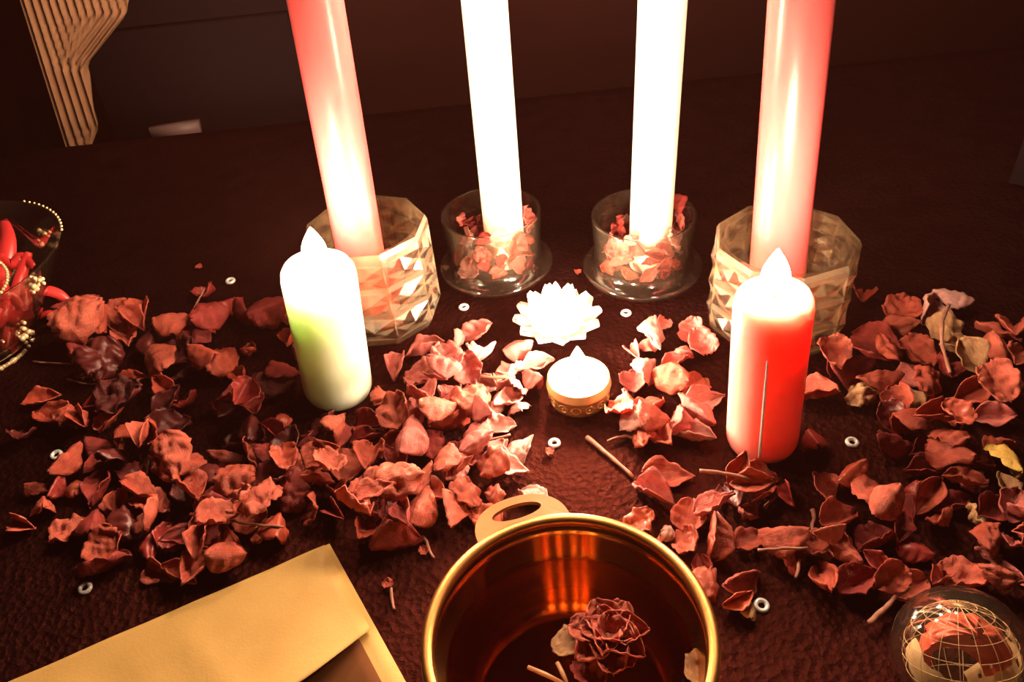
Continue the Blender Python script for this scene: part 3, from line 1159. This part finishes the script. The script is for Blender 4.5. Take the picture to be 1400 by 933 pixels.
def petal_meshes(kind, seed):
    g_ = petal_shape(kind, seed)
    nu, nv = len(g_) - 1, len(g_[0]) - 1
    th = 0.022
    V, Fc = [], []
    nrm = []
    for i in range(nu + 1):
        row = []
        for j in range(nv + 1):
            a = g_[min(i + 1, nu)][j] - g_[max(i - 1, 0)][j]
            b = g_[i][min(j + 1, nv)] - g_[i][max(j - 1, 0)]
            n_ = a.cross(b)
            row.append(n_.normalized() if n_.length > 1e-9 else Vector((0, 0, 1)))
        nrm.append(row)
    for s in (1, -1):
        for i in range(nu + 1):
            for j in range(nv + 1):
                V.append(g_[i][j] + nrm[i][j] * th * 0.5 * s)
    k = nv + 1
    off = (nu + 1) * k
    for i in range(nu):
        for j in range(nv):
            f = (i * k + j, i * k + j + 1, (i + 1) * k + j + 1, (i + 1) * k + j)
            Fc.append(f)
            Fc.append(tuple(q + off for q in reversed(f)))
    per = [j for j in range(k)] + [i * k + nv for i in range(1, nu + 1)] + [nu * k + j for j in range(nv - 1, -1, -1)] + [i * k for i in range(nu - 1, 0, -1)]
    for q in range(len(per)):
        a, b = per[q], per[(q + 1) % len(per)]
        Fc.append((a, b, b + off, a + off))
    hi = (V, Fc)
    # coarse copy for the resting test
    LV, LF = [], []
    si = list(range(0, nu + 1, 3))
    sj = list(range(0, nv + 1, 3))
    for i in si:
        for j in sj:
            LV.append(g_[i][j])
    kk = len(sj)
    for i in range(len(si) - 1):
        for j in range(kk - 1):
            LF.append((i * kk + j, i * kk + j + 1, (i + 1) * kk + j + 1, (i + 1) * kk + j))
    return hi, (LV, LF)


KINDS = ('cupped', 'boat', 'crumpled', 'folded', 'curled', 'pod', 'pointed', 'twisted')
LIB = {}
for kd in KINDS:
    for sd in range(4):
        hi, lo = petal_meshes(kd, sd)
        LIB[(kd, sd)] = {'hi': hi, 'lo': lo, 'me': {}}


def lib_mesh(kd, sd, tone):
    e = LIB[(kd, sd)]
    if tone not in e['me']:
        me = mesh(kd + '_petal', *e['hi'])
        me.materials.append(TONES[tone])
        e['me'][tone] = me
    return e['me'][tone]


PETAL_OBJS = []      # (apparent size, object)
PLACED = []          # (centre, radius, BVH) of everything already resting on the cloth


def hits(verts, faces, c, r):
    tree = None
    for (pc, pr_, bv) in PLACED:
        if (pc - c).length < pr_ + r:
            if tree is None:
                tree = BVHTree.FromPolygons(verts, faces)
            if tree.overlap(bv):
                return True
    return False


def env_overlap(p):
    d = Vector((p.x, p.y, 0)) - Vector((A.x, A.y, 0))
    return d.dot(e1) > -0.001 and d.dot(e2) > -0.001


def push_out(verts):
    """horizontal shift that clears candles, holders and bowl"""
    sh = Vector((0, 0, 0))
    for it in range(6):
        moved_ = False
        for (ox, oy, orr) in OBST:
            c = Vector((ox, oy, 0))
            worst, wd = None, 0.0
            for v in verts:
                d = Vector((v.x + sh.x - ox, v.y + sh.y - oy, 0))
                if orr - d.length > wd:
                    wd = orr - d.length
                    worst = d
            if worst is not None:
                cen = sum(verts, Vector()) / len(verts) + sh - c
                cen.z = 0
                dirv = cen.normalized() if cen.length > 1e-5 else Vector((0, -1, 0))
                sh += dirv * (wd + 0.0005)
                moved_ = True
        worst = 0.0
        for v in verts:
            q = v + sh
            d = Vector((q.x - A.x, q.y - A.y, 0))
            if d.dot(e1) > -0.010 and d.dot(e2) > -0.001:
                worst = max(worst, min(d.dot(e1) + 0.011, d.dot(e2) + 0.002))
        if worst > 0:
            cen = sum(verts, Vector()) / len(verts) + sh - Vector((A.x, A.y, 0))
            sh += (-e2 if cen.dot(e2) < cen.dot(e1) else -e1) * worst
            moved_ = True
        if not moved_:
            break
    return sh


def settle(lo, L, q, p, max_up=0.022, keep=True, base_z=0.0006, inside=None):
    """lowest resting height of a shape of size L, turned by q, near p"""
    LV = [q @ (v * L) for v in lo[0]]
    zmin = min(v.z for v in LV)
    pos = Vector((p.x, p.y, base_z - zmin))
    if inside is None:
        pos += push_out([v + pos for v in LV])
    r = max(v.length for v in LV)
    up = 0.0
    while up < max_up:
        c = pos + Vector((0, 0, up))
        if not hits([v + c for v in LV], lo[1], c, r):
            break
        up += 0.001
    return pos + Vector((0, 0, up)), up, LV, r


def place_label(x, y):
    if x < 130 and y < 560:
        return 'beside the beaded goblet'
    if x < 430 and y < 570:
        return 'in the heap behind the green candle'
    if x < 290:
        return 'in the heap between goblet and envelope'
    if x < 500:
        return 'in the heap between green candle and envelope'
    if x < 770 and y < 565:
        return 'between the crystal holder and gold tealight'
    if x < 770:
        return 'in the heap behind the gold bowl handle'
    if x < 1000 and y < 622:
        return 'between the gold tealight and scarlet pillar'
    if x < 1100:
        return 'between the gold bowl and scarlet pillar'
    if y < 572:
        return 'in the heap by the scarlet pillar and its holder'
    return 'in the heap behind the glass ball'


TONE_WORD = {'crimson': 'deep crimson', 'rust': 'rust-red', 'rose': 'dusty rose', 'coral': 'coral-red', 'tan': 'tan', 'pale': 'pale pink', 'maroon': 'dark maroon', 'yellow': 'golden yellow'}

# x, y [, length in px] [, kind] [, angle in the picture] [, tone] [, 'up' = on edge]
K = {'c': 'cupped', 'b': 'boat', 'k': 'crumpled', 'f': 'folded', 'u': 'curled', 'p': 'pod', 'n': 'pointed', 't': 'twisted'}
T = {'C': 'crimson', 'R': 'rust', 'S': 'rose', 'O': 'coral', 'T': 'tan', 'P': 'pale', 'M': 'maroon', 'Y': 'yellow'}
PETALS = """
87 437 30 c . C;112 430 52 b 20 C;148 417 44 n 60 C;157 437 50 k . R;190 427 50 f 80 R;174 459 52 n -80 O;151 456 46 b 80 R;122 466 66 k 20 O;180 443 50 b -30 R;100 478 44 c . C
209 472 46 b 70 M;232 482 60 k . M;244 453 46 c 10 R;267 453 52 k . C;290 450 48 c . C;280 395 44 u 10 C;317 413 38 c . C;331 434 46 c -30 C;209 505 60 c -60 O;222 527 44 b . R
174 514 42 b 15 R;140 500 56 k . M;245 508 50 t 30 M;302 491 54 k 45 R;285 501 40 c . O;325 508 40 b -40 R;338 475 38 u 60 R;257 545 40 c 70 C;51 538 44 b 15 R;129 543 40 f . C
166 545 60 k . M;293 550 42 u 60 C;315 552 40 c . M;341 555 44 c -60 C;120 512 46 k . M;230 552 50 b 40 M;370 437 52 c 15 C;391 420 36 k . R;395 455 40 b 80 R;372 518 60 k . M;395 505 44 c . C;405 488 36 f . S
28 594 40 c 80 M;71 566 70 b -20 R;105 575 44 k -40 R;116 582 40 f -60 R;148 566 40 c 40 R;165 596 46 c 80 R;137 602 42 n 0 C;207 599 38 k . R;205 613 44 f . O;232 618 48 k -50 C;233 643 66 k -75 O
228 580 52 c . M;330 562 44 c . C;330 599 50 c . M;311 622 50 b -5 R;314 652 30 b 60 T;347 624 54 n -60 O up;267 649 46 k -40 R;264 689 48 c -50 R;326 674 50 k 10 R;314 695 58 b 5 C;93 636 56 b 50 R;134 630 50 b 45 C
103 664 46 u 20 R;134 661 58 b 60 C;78 664 40 f 60 C;47 664 36 n -15 R;64 683 50 b -70 O;30 708 42 f . O;90 717 50 k 20 O;134 714 48 c . C;155 686 52 n -80 O;165 689 44 n -75 R;186 677 44 c . R;199 686 48 k . R
218 708 54 c 70 O;224 728 44 k . C;143 748 50 k . R;140 770 62 c 20 C;207 748 44 b 80 C;214 773 48 n -30 O;239 782 50 b -20 R;263 776 62 b 60 R;280 750 50 f 70 R;311 745 46 c . R;314 768 48 c 10 R;242 735 54 b 20 C;273 728 46 k . C
305 720 54 k 20 O;339 705 46 k . R;285 700 48 c . C;186 640 54 k . M;176 715 50 k . M;285 668 48 c . M;250 665 46 b . M;160 628 46 c . M
391 572 36 u . R;344 570 42 c . C;349 595 40 c . M;370 596 42 f . C;378 619 50 c . C;419 611 46 b 0 C;416 593 32 u . C;447 604 46 c . C;470 597 50 n 75 O up;504 574 42 c -10 C;475 632 62 c 60 R;445 635 48 c 20 R
506 632 46 c . R;501 598 44 b 10 C;533 629 54 b -65 C;537 602 44 c . C;560 617 56 c 70 S;547 581 54 k . C;612 640 46 c 80 S;573 655 52 n 50 O;529 653 60 t 5 C;612 578 54 c 20 R;388 640 40 k . R;409 645 48 k . O
424 655 48 n 20 R;398 676 54 c . C;378 663 44 c . M;434 670 48 b 25 R;478 676 44 u 80 R;460 673 46 b -60 C;496 663 44 n 80 O;434 696 46 k . R;463 699 42 f . C;517 686 52 k . R;550 686 60 k 10 O;524 701 50 n 15 R
576 704 52 c 60 O;596 671 44 c . O;607 701 52 f -80 O;627 676 50 b -40 C;468 727 54 k -30 O;478 742 36 c . R;492 735 36 f . M;527 718 58 k . M;540 745 66 f 15 C;558 719 50 b -70 C;511 714 44 c . C
329 676 46 k . R;300 678 46 u . R;367 681 46 c 50 O;357 701 54 k 40 O;362 717 44 k . O;384 722 42 c . R;342 710 44 k . O;308 727 44 c . O;400 612 48 c . M;440 575 40 c . M;455 655 44 k . O;420 625 46 k . M
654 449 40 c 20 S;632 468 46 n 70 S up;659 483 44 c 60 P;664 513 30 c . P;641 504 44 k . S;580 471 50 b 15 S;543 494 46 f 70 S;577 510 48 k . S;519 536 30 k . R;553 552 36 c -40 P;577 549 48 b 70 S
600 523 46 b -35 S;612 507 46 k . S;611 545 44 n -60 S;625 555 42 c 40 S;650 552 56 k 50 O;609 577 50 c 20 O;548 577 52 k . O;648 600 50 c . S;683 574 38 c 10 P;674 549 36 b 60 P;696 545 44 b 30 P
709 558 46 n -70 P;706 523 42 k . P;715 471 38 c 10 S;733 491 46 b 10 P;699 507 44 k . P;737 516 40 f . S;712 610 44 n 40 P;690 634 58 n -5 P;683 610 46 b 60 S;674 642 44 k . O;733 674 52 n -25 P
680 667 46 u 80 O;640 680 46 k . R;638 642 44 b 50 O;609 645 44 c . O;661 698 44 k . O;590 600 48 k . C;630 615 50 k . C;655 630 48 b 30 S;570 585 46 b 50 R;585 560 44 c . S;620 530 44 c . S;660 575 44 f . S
869 480 36 f . S;884 466 36 c . S;901 462 52 n -75 P;906 433 24 c . S;932 478 40 u . S;948 446 36 k 70 S;964 462 40 k . S;922 494 42 b 30 S;868 513 46 c 80 S;890 507 44 c 60 P;911 526 50 c -20 O;948 520 48 c 50 O
964 541 56 n 20 P;858 542 42 n 80 P up;890 552 50 c 40 O;866 571 50 k . P;951 565 60 b -35 S;951 590 52 b -15 P;908 594 52 n -60 O;877 594 48 n -80 O;848 568 40 k . O;912 571 44 f 60 S;895 575 44 c . O
914 642 64 n 0 O;896 668 62 f -30 S;877 703 40 k 40 O;906 727 40 t 70 O;918 728 36 u 80 P;944 697 54 c 80 O;983 693 54 n 10 S;1009 653 50 b 60 R;941 732 44 k . O;967 734 62 f 80 R;967 795 50 k 70 O;965 768 46 b -70 C
1022 694 48 u 60 S;1029 675 54 b -10 R;1036 645 54 b 0 O;1045 671 50 b . R;1029 727 50 n 30 R;1066 739 60 c -5 R;1078 760 44 c . C;1019 793 62 b 30 S up;1003 815 42 f . O;1036 822 26 c . T;1085 666 40 f -70 C;1000 672 44 c . M
1106 598 40 c -70 C;1130 660 52 n -70 R;1158 653 42 c 20 R;1182 657 44 b -30 C;1193 683 60 c -50 R;1230 685 56 b -50 C;1149 701 50 c 20 R;1161 732 52 u 60 O;1205 734 52 c 20 C;1230 719 46 b 80 C;1256 745 42 c -20 C
1208 706 48 c 40 O;1205 757 44 f . C;1131 794 62 p -80 R;1177 789 52 c 20 C;1161 763 48 b -40 O;1205 782 46 k . R;1240 788 56 c 25 O;1127 745 40 f . O;1108 738 44 c . R;1273 671 60 b 50 R;1254 663 26 c 80 C
1268 635 56 b 5 C;1296 625 60 c -35 R;1334 628 48 c -20 C;1230 605 60 b 0 C;1262 608 50 b 20 C;1293 608 48 k . R;1331 657 46 k . S;1315 668 56 b 0 R;1309 682 50 b 15 C;1293 716 60 b 50 R;1340 716 54 k -60 T;1359 688 50 c . C
1383 688 54 c 70 S;1381 660 46 b -50 T;1394 716 50 b -50 S;1378 734 44 n 60 S;1375 765 66 t -30 S;1322 784 60 k -10 O;1369 790 58 b -10 O;1293 792 46 b . R;1370 612 58 b 20 O;1388 636 58 c -70 Y;1350 745 46 k . R;1395 745 44 k . O
1182 399 34 c 80 R;1236 416 52 k 60 R;1270 420 52 c 60 P;1305 410 50 b -5 P;1230 448 56 b 10 O;1292 448 46 k . T;1310 472 50 b 0 T;1367 448 52 n -20 O;1391 447 46 c . O;1364 479 46 c -60 O;1396 479 48 c 60 O
1187 467 64 c -20 C;1209 485 46 b -50 R;1254 477 52 k -30 R;1163 504 64 f 10 C;1136 507 46 k -60 O;1123 536 48 c -10 R;1195 533 54 p 20 T;1171 542 58 u 0 T;1201 520 56 b 5 R;1252 512 54 n -45 S;1252 542 46 b -70 T
1233 550 46 c . R;1289 558 58 b -50 R;1294 501 46 c . C;1329 499 60 n -30 T;1329 528 60 b 15 R;1359 533 54 k -40 O;1388 538 50 k . O;1356 557 56 b -5 S;1249 576 58 c 10 R;1268 592 54 f . R;1294 597 40 k . O;1270 530 46 k . R;1220 565 44 c . M
"""
E_A, E_M = (A.x, A.y), (A.x + e1.x * 0.06, A.y + e1.y * 0.06)
MARKS = [(pl_b.x, pl_b.y, 0.0174, 'beside the green pillar candle'), (pr_b.x, pr_b.y, 0.016, 'beside the scarlet pillar candle'),
         (HL.x, HL.y, 0.0335, 'at the crystal holder of the leaning red taper'), (HR.x, HR.y, 0.0355, 'at the crystal holder behind the scarlet pillar'),
         (tb.x, tb.y, rc, 'next to the gold tealight'), (lc.x, lc.y, 0.024, 'next to the white flower candle'),
         (BC.x, BC.y, BR, 'against the side of the gold bowl'), (bc.x, bc.y, br, 'right beside the glass ball'),
         (E_A[0], E_A[1], 0.004, 'at the corner of the envelope'), (E_M[0], E_M[1], 0.02, 'along the edge of the envelope'),
         (gb.x, gb.y, 0.045, 'at the foot of the beaded goblet')]
random.seed(11)
KIND_W = ['cupped', 'cupped', 'boat', 'boat', 'crumpled', 'folded', 'curled', 'pointed']
rows = []
for ln in PETALS.strip().split('\n'):
    for it in ln.split(';'):
        f = it.split()
        if f:
            rows.append(f)
# rest the outlying dark petals first, the bright ones last: they lie on top
order = sorted(range(len(rows)), key=lambda i: (0 if rows[i][5] in 'MC' else 1, i))
for idx in order:
    f = rows[idx]
    x, y, Lp = float(f[0]), float(f[1]), float(f[2])
    kd, tone = K[f[3]], T[f[5]]
    upright = len(f) > 6
    p = G(x, y, 0.007)
    L = Lp * 1.14 / px_per_m(p)
    ang = random.uniform(0, 360) if f[4] == '.' else float(f[4])
    d = G(x + 10 * math.cos(R(ang)), y - 10 * math.sin(R(ang)), 0.007) - p
    head = math.atan2(d.y, d.x)
    sd = random.randrange(4)
    best = None
    for tr in range(5):
        roll = random.gauss(0, 0.38)
        pitch = random.gauss(0, 0.28)
        if upright:
            roll = random.choice((-1, 1)) * R(62)
            pitch = R(20)
        flip = random.random() < 0.3
        jit = Vector((random.gauss(0, 0.0012), random.gauss(0, 0.0012), 0)) * (tr > 0)
        q = Quaternion((0, 0, 1), head) @ Quaternion((0, 1, 0), pitch) @ Quaternion((1, 0, 0), roll + (PI if flip else 0))
        pos, up, LV, r_ = settle(LIB[(kd, sd)]['lo'], L, q, p + jit)
        sc = up + 0.3 * (Vector((pos.x - p.x, pos.y - p.y, 0))).length
        if best is None or sc < best[0]:
            best = (sc, pos, q, LV, r_)
        if up < 0.003:
            break
    _, pos, q, LV, r_ = best
    size = 'small ' if Lp < 42 else 'large ' if Lp > 53 else ''
    pw_ = kd if not upright else 'upright ' + kd
    where = place_label(x, y)
    near = None
    for (lx, ly, lr, ln_) in MARKS:
        dd = math.hypot(pos.x - lx, pos.y - ly) - lr
        if dd < 0.013 and (near is None or dd < near[0]):
            near = (dd, ln_)
    if near:
        where = near[1]
    lab = '%s%s %s dried petal %s' % (size, TONE_WORD[tone], pw_, where)
    grp = '%s%s %s petals %s' % (size, TONE_WORD[tone], pw_, where)
    nm2, ct2 = 'dried_petal', 'petal'
    if kd == 'pointed':
        nm2, ct2 = 'dried_leaf', 'leaf'
    elif kd == 'pod':
        nm2, ct2 = 'seed_pod', 'pod'
    if nm2 != 'dried_petal':
        lab = lab.replace('pod dried petal', 'dried open seed pod').replace('dried petal', 'dried leaf')
        grp = grp.replace('petals', 'leaves' if kd == 'pointed' else 'husks')
    o = obj(nm2, lib_mesh(kd, sd, tone), None, loc=pos, rot=q, label=lab, cat=ct2, group=grp)
    o.scale = (L, L, L)
    PETAL_OBJS.append((L * px_per_m(pos) * (0.75 if tone == 'maroon' else 1.0), o))
    PLACED.append((pos, r_, BVHTree.FromPolygons([v + pos for v in LV], LIB[(kd, sd)]['lo'][1])))

# petals inside the clear holders, packed round the tapers
for (hc, tbase, hn, rin, hh) in ((WL, WLB, 'beside the leaning red taper', 0.0258, 0.040), (WR, WRB, 'beside the scarlet pillar', 0.0262, 0.039)):
    random.seed(21 if hc is WL else 34)
    rin += 0.0012
    n_in = 0
    for i in range(110):
        if n_in >= 44:
            break
        for attempt in range(50):
            a = 2 * PI * i * 0.382 + random.uniform(-0.3, 0.3)
            kd = random.choice(('cupped', 'boat', 'crumpled', 'folded', 'curled', 'boat'))
            sd = random.randrange(4)
            L = random.uniform(0.0105, 0.0155)
            q = Quaternion((0, 0, 1), a + PI / 2 + random.gauss(0, 0.3)) @ Quaternion((0, 1, 0), random.gauss(0, 0.4)) @ Quaternion((1, 0, 0), random.choice((-1, 1)) * random.uniform(0.7, 1.5))
            rr = random.uniform(0.0150, 0.0205)
            p = Vector((hc.x + rr * math.cos(a), hc.y + rr * math.sin(a), 0))
            LV = [q @ (v * L) for v in LIB[(kd, sd)]['lo'][0]]
            ok = True
            for v in LV:
                dx = Vector((v.x + p.x - hc.x, v.y + p.y - hc.y))
                if dx.length > rin or Vector((v.x + p.x - tbase.x, v.y + p.y - tbase.y)).length < 0.0120:
                    ok = False
            if not ok and attempt < 49:
                continue
            pos, up, LV, r_ = settle(LIB[(kd, sd)]['lo'], L, q, p, max_up=0.033, base_z=0.0062, inside=True)
            if not ok:
                break
            if pos.z > hh + 0.002:
                continue
            tone = random.choice(('rose', 'rose', 'coral', 'rust', 'pale', 'crimson'))
            o = obj('dried_petal', lib_mesh(kd, sd, tone), None, loc=pos, rot=q, label='%s dried petal inside the clear glass holder %s' % (TONE_WORD[tone], hn), cat='petal', group='%s petals in the clear glass holder %s' % (TONE_WORD[tone], hn))
            o.scale = (L, L, L)
            n_in += 1
            PLACED.append((pos, r_, BVHTree.FromPolygons([v + pos for v in LV], LIB[(kd, sd)]['lo'][1])))
            break

# past 300 petals, the ones that show smallest are joined into one mass
PETAL_OBJS.sort(key=lambda e: -e[0])
rest = [o for _, o in PETAL_OBJS[225:] if o.name.startswith('dried_petal')]
if rest:
    V, Fc, mi, mats = [], [], [], []
    for o in rest:
        me = o.data
        q, sc_, lo_ = o.rotation_quaternion, o.scale[0], o.location
        k = len(V)
        V += [q @ (v.co * sc_) + lo_ for v in me.vertices]
        m_ = me.materials[0]
        if m_ not in mats:
            mats.append(m_)
        for f in me.polygons:
            Fc.append(tuple(i + k for i in f.vertices))
            mi.append(mats.index(m_))
        bpy.data.objects.remove(o, do_unlink=True)
    me = bpy.data.meshes.new('small_petals')
    me.from_pydata([tuple(v) for v in V], [], Fc)
    for m_ in mats:
        me.materials.append(m_)
    me.polygons.foreach_set('material_index', mi)
    me.polygons.foreach_set('use_smooth', [True] * len(mi))
    obj('small_petals', me, None, label='loose small dried red petals filling gaps in heaps and glass holders', cat='petals', kind='stuff')

# ------------------------------------------------------------------ flower floating in the bowl
fc = G(832, 880, WZ)
t = thing('floating_flower', 'ruffled red dried flower floating in the rose water', 'flower', (fc.x, fc.y, WZ + 0.0012))
random.seed(3)
for ringi, (cnt, L, tilt, r0, z0) in enumerate(((7, 0.0150, 6, 0.0062, 0.0012), (5, 0.0120, 20, 0.0040, 0.0034))):
    for i in range(cnt):
        a = 2 * PI * (i + 0.4 * ringi) / cnt + random.gauss(0, 0.1)
        o = obj('petal', lib_mesh(random.choice(('crumpled', 'cupped')), random.randrange(4), random.choice(('rust', 'coral', 'coral'))), None, t, loc=(r0 * math.cos(a), r0 * math.sin(a), z0 + 0.0012), rot=Quaternion((0, 0, 1), a) @ Quaternion((0, 1, 0), -R(tilt)))
        o.scale = (L, L, L)
obj('seed_head', mesh('seed_head', *lathe([(0, 0.0), (0.0016, 0.0006), (0.0020, 0.002), (0.0014, 0.0034), (0, 0.0038)], 12)), M['twig'], t, loc=(0, 0, 0.001))
for (x, y, L, tone, lb) in ((779, 882, 0.0125, 'tan', 'pale tan petal floating beside the red flower in the bowl'), (846, 905, 0.0115, 'coral', 'coral petal floating against the red flower in the bowl'), (806, 922, 0.0125, 'crimson', 'crimson petal floating near the stems in the bowl'), (955, 915, 0.0115, 'tan', 'tan petal floating at the inner wall of the bowl')):
    p = G(x, y, WZ)
    o = obj('floating_petal', lib_mesh('crumpled', 1, tone), None, loc=(p.x, p.y, WZ + 0.0007), rot=Quaternion((0, 0, 1), random.uniform(0, 6)), label=lb, cat='petal')
    o.scale = (L, L, L * 0.7)
for (a, b, lb) in (((722, 914), (770, 936), 'tan stem piece floating flat in the rose water'), ((762, 908), (776, 938), 'short tan stem piece crossing another in the rose water')):
    pa, pb = G(a[0], a[1], WZ), G(b[0], b[1], WZ)
    me = mesh('twig', *tube([Vector((0, 0, 0)), (pb - pa) * 0.5 + Vector((0, 0, 0.0004)), pb - pa], [0.0007, 0.0008, 0.0006], 7))
    obj('twig', me, TONES['tan'], loc=pa + Vector((0, 0, 0.0007)), label=lb, cat='twig')
bub = mesh('bubble', *lathe([(0.0009 * math.sin(PI * i / 8), -0.0009 * math.cos(PI * i / 8)) for i in range(9)], 12))
bub.materials.append(M['bubble'])
for i, (x, y) in enumerate(((778, 864), (787, 868), (858, 909), (866, 906), (850, 908), (944, 902), (950, 899), (940, 908), (876, 889))):
    p = G(x, y, WZ)
    obj('bubble', bub, None, loc=(p.x, p.y, WZ + 0.0007), label='tiny air bubble on the rose water', cat='bubble', group='air bubbles on the rose water')

# ------------------------------------------------------------------ twigs
TW = (
    ((42, 490), (100, 494), (157, 500), 0.9, 'long thin brown twig lying from the goblet into the petal heap'),
    ((90, 514), (120, 520), (146, 512), 0.9, 'bowed dark twig in the petal heap beside the goblet'),
    ((266, 436), (272, 420), (282, 402), 1.1, 'short rust twig under a curled petal behind the green candle'),
    ((321, 727), (357, 732), (393, 735), 1.0, 'straight brown twig at the heap edge by the envelope'),
    ((577, 728), (584, 742), (592, 758), 1.2, 'short brown twig on bare cloth between envelope and gold bowl'),
    ((627, 455), (629, 500), (627, 542), 1.2, 'rose-brown twig standing among petals beside the crystal holder'),
    ((660, 530), (685, 532), (706, 530), 1.2, 'pale rose twig between the petals near the tealight'),
    ((645, 620), (672, 612), (700, 606), 1.0, 'thin rose twig among petals behind the bowl handle'),
    ((803, 594), (832, 618), (867, 648), 1.7, 'forked twig between the tealight and the gold bowl'),
    ((830, 600), (850, 594), (866, 596), 1.1, 'thin twig branching beside the forked twig near the tealight'),
    ((954, 671), (986, 674), (1020, 682), 1.3, 'straight red-brown twig in front of the scarlet pillar'),
    ((1046, 690), (1058, 678), (1068, 669), 1.2, 'short pale twig among petals in front of the scarlet pillar'),
    ((1033, 770), (1066, 768), (1100, 767), 1.0, 'dark twig lying between the gold bowl and the long pod petal'),
    ((1111, 692), (1113, 708), (1108, 730), 1.4, 'bent pale twig linking petals in front of the scarlet pillar'),
    ((1188, 853), (1214, 828), (1242, 805), 1.6, 'brown twig pointing away from the glass ball'),
    ((1289, 442), (1279, 480), (1290, 535), 1.5, 'long bent twig across the heap beside the right-hand crystal holder'),
    ((1364, 514), (1382, 517), (1399, 524), 1.2, 'pale twig jutting from the heap beyond the yellow petal'),
    ((1310, 556), (1316, 572), (1314, 586), 1.1, 'small curved twig in the heap near the yellow petal'),
    ((533, 800), (535, 812), (537, 828), 1.1, 'tiny twig scrap on bare cloth between envelope and bowl'),
    ((1091, 772), (1089, 784), (1086, 798), 1.2, 'short stub of twig beside the long pod petal'),
)
for (a, b, c, wd, lb) in TW:
    lb = lb.replace('right-hand crystal holder', 'crystal holder of the scarlet pillar')
    pa, pb, pc = (G(q[0], q[1], 0.004) for q in (a, b, c))
    mid = (pa + pc) * 0.5
    mid.z = 0
    rr = 0.0006 * wd
    up = 0.0
    while up < 0.024:
        pts = [Vector((q.x, q.y, rr + 0.0008 + up)) for q in (pa, pb, pc)]
        V, Fc = tube(pts, rr, 6)
        cen = pts[1]
        if not hits([Vector(v) for v in V], Fc, cen, (pa - pc).length * 0.6):
            break
        up += 0.001
    # smooth, slightly gnarled twig
    path, rad = [], []
    for k in range(11):
        s = k / 10
        p = pts[0] * (1 - s) ** 2 + (pts[1] * 2 - (pts[0] + pts[2]) * 0.5) * 2 * s * (1 - s) + pts[2] * s * s
        p = p + Vector((noise.noise(p * 300), noise.noise(p * 300 + Vector((5, 0, 0))), 0)) * 0.0006
        path.append(p - Vector((mid.x, mid.y, 0)))
        rad.append(rr * (1.15 - 0.3 * s + 0.25 * noise.noise(p * 500)))
    obj('twig', mesh('twig', *tube(path, rad, 7)), M['twig'], loc=(mid.x, mid.y, 0), label=lb, cat='twig')
for (x, y, lb) in ((273, 369, 'tiny petal scrap on bare cloth behind the green candle'), (790, 376, 'tiny petal scrap between the two clear glass holders'), (531, 803, 'tiny petal scrap on bare cloth between envelope and gold bowl'), (580, 757, 'tiny petal scrap beside the heap near the bowl handle'), (752, 622, 'tiny petal scrap beside the eyelet in front of the tealight')):
    p = G(x, y)
    o = obj('petal_scrap', lib_mesh('crumpled', 2, 'rust'), None, loc=(p.x, p.y, 0.0016), rot=Quaternion((0, 0, 1), x), label=lb, cat='petal')
    o.scale = (0.005, 0.005, 0.005)
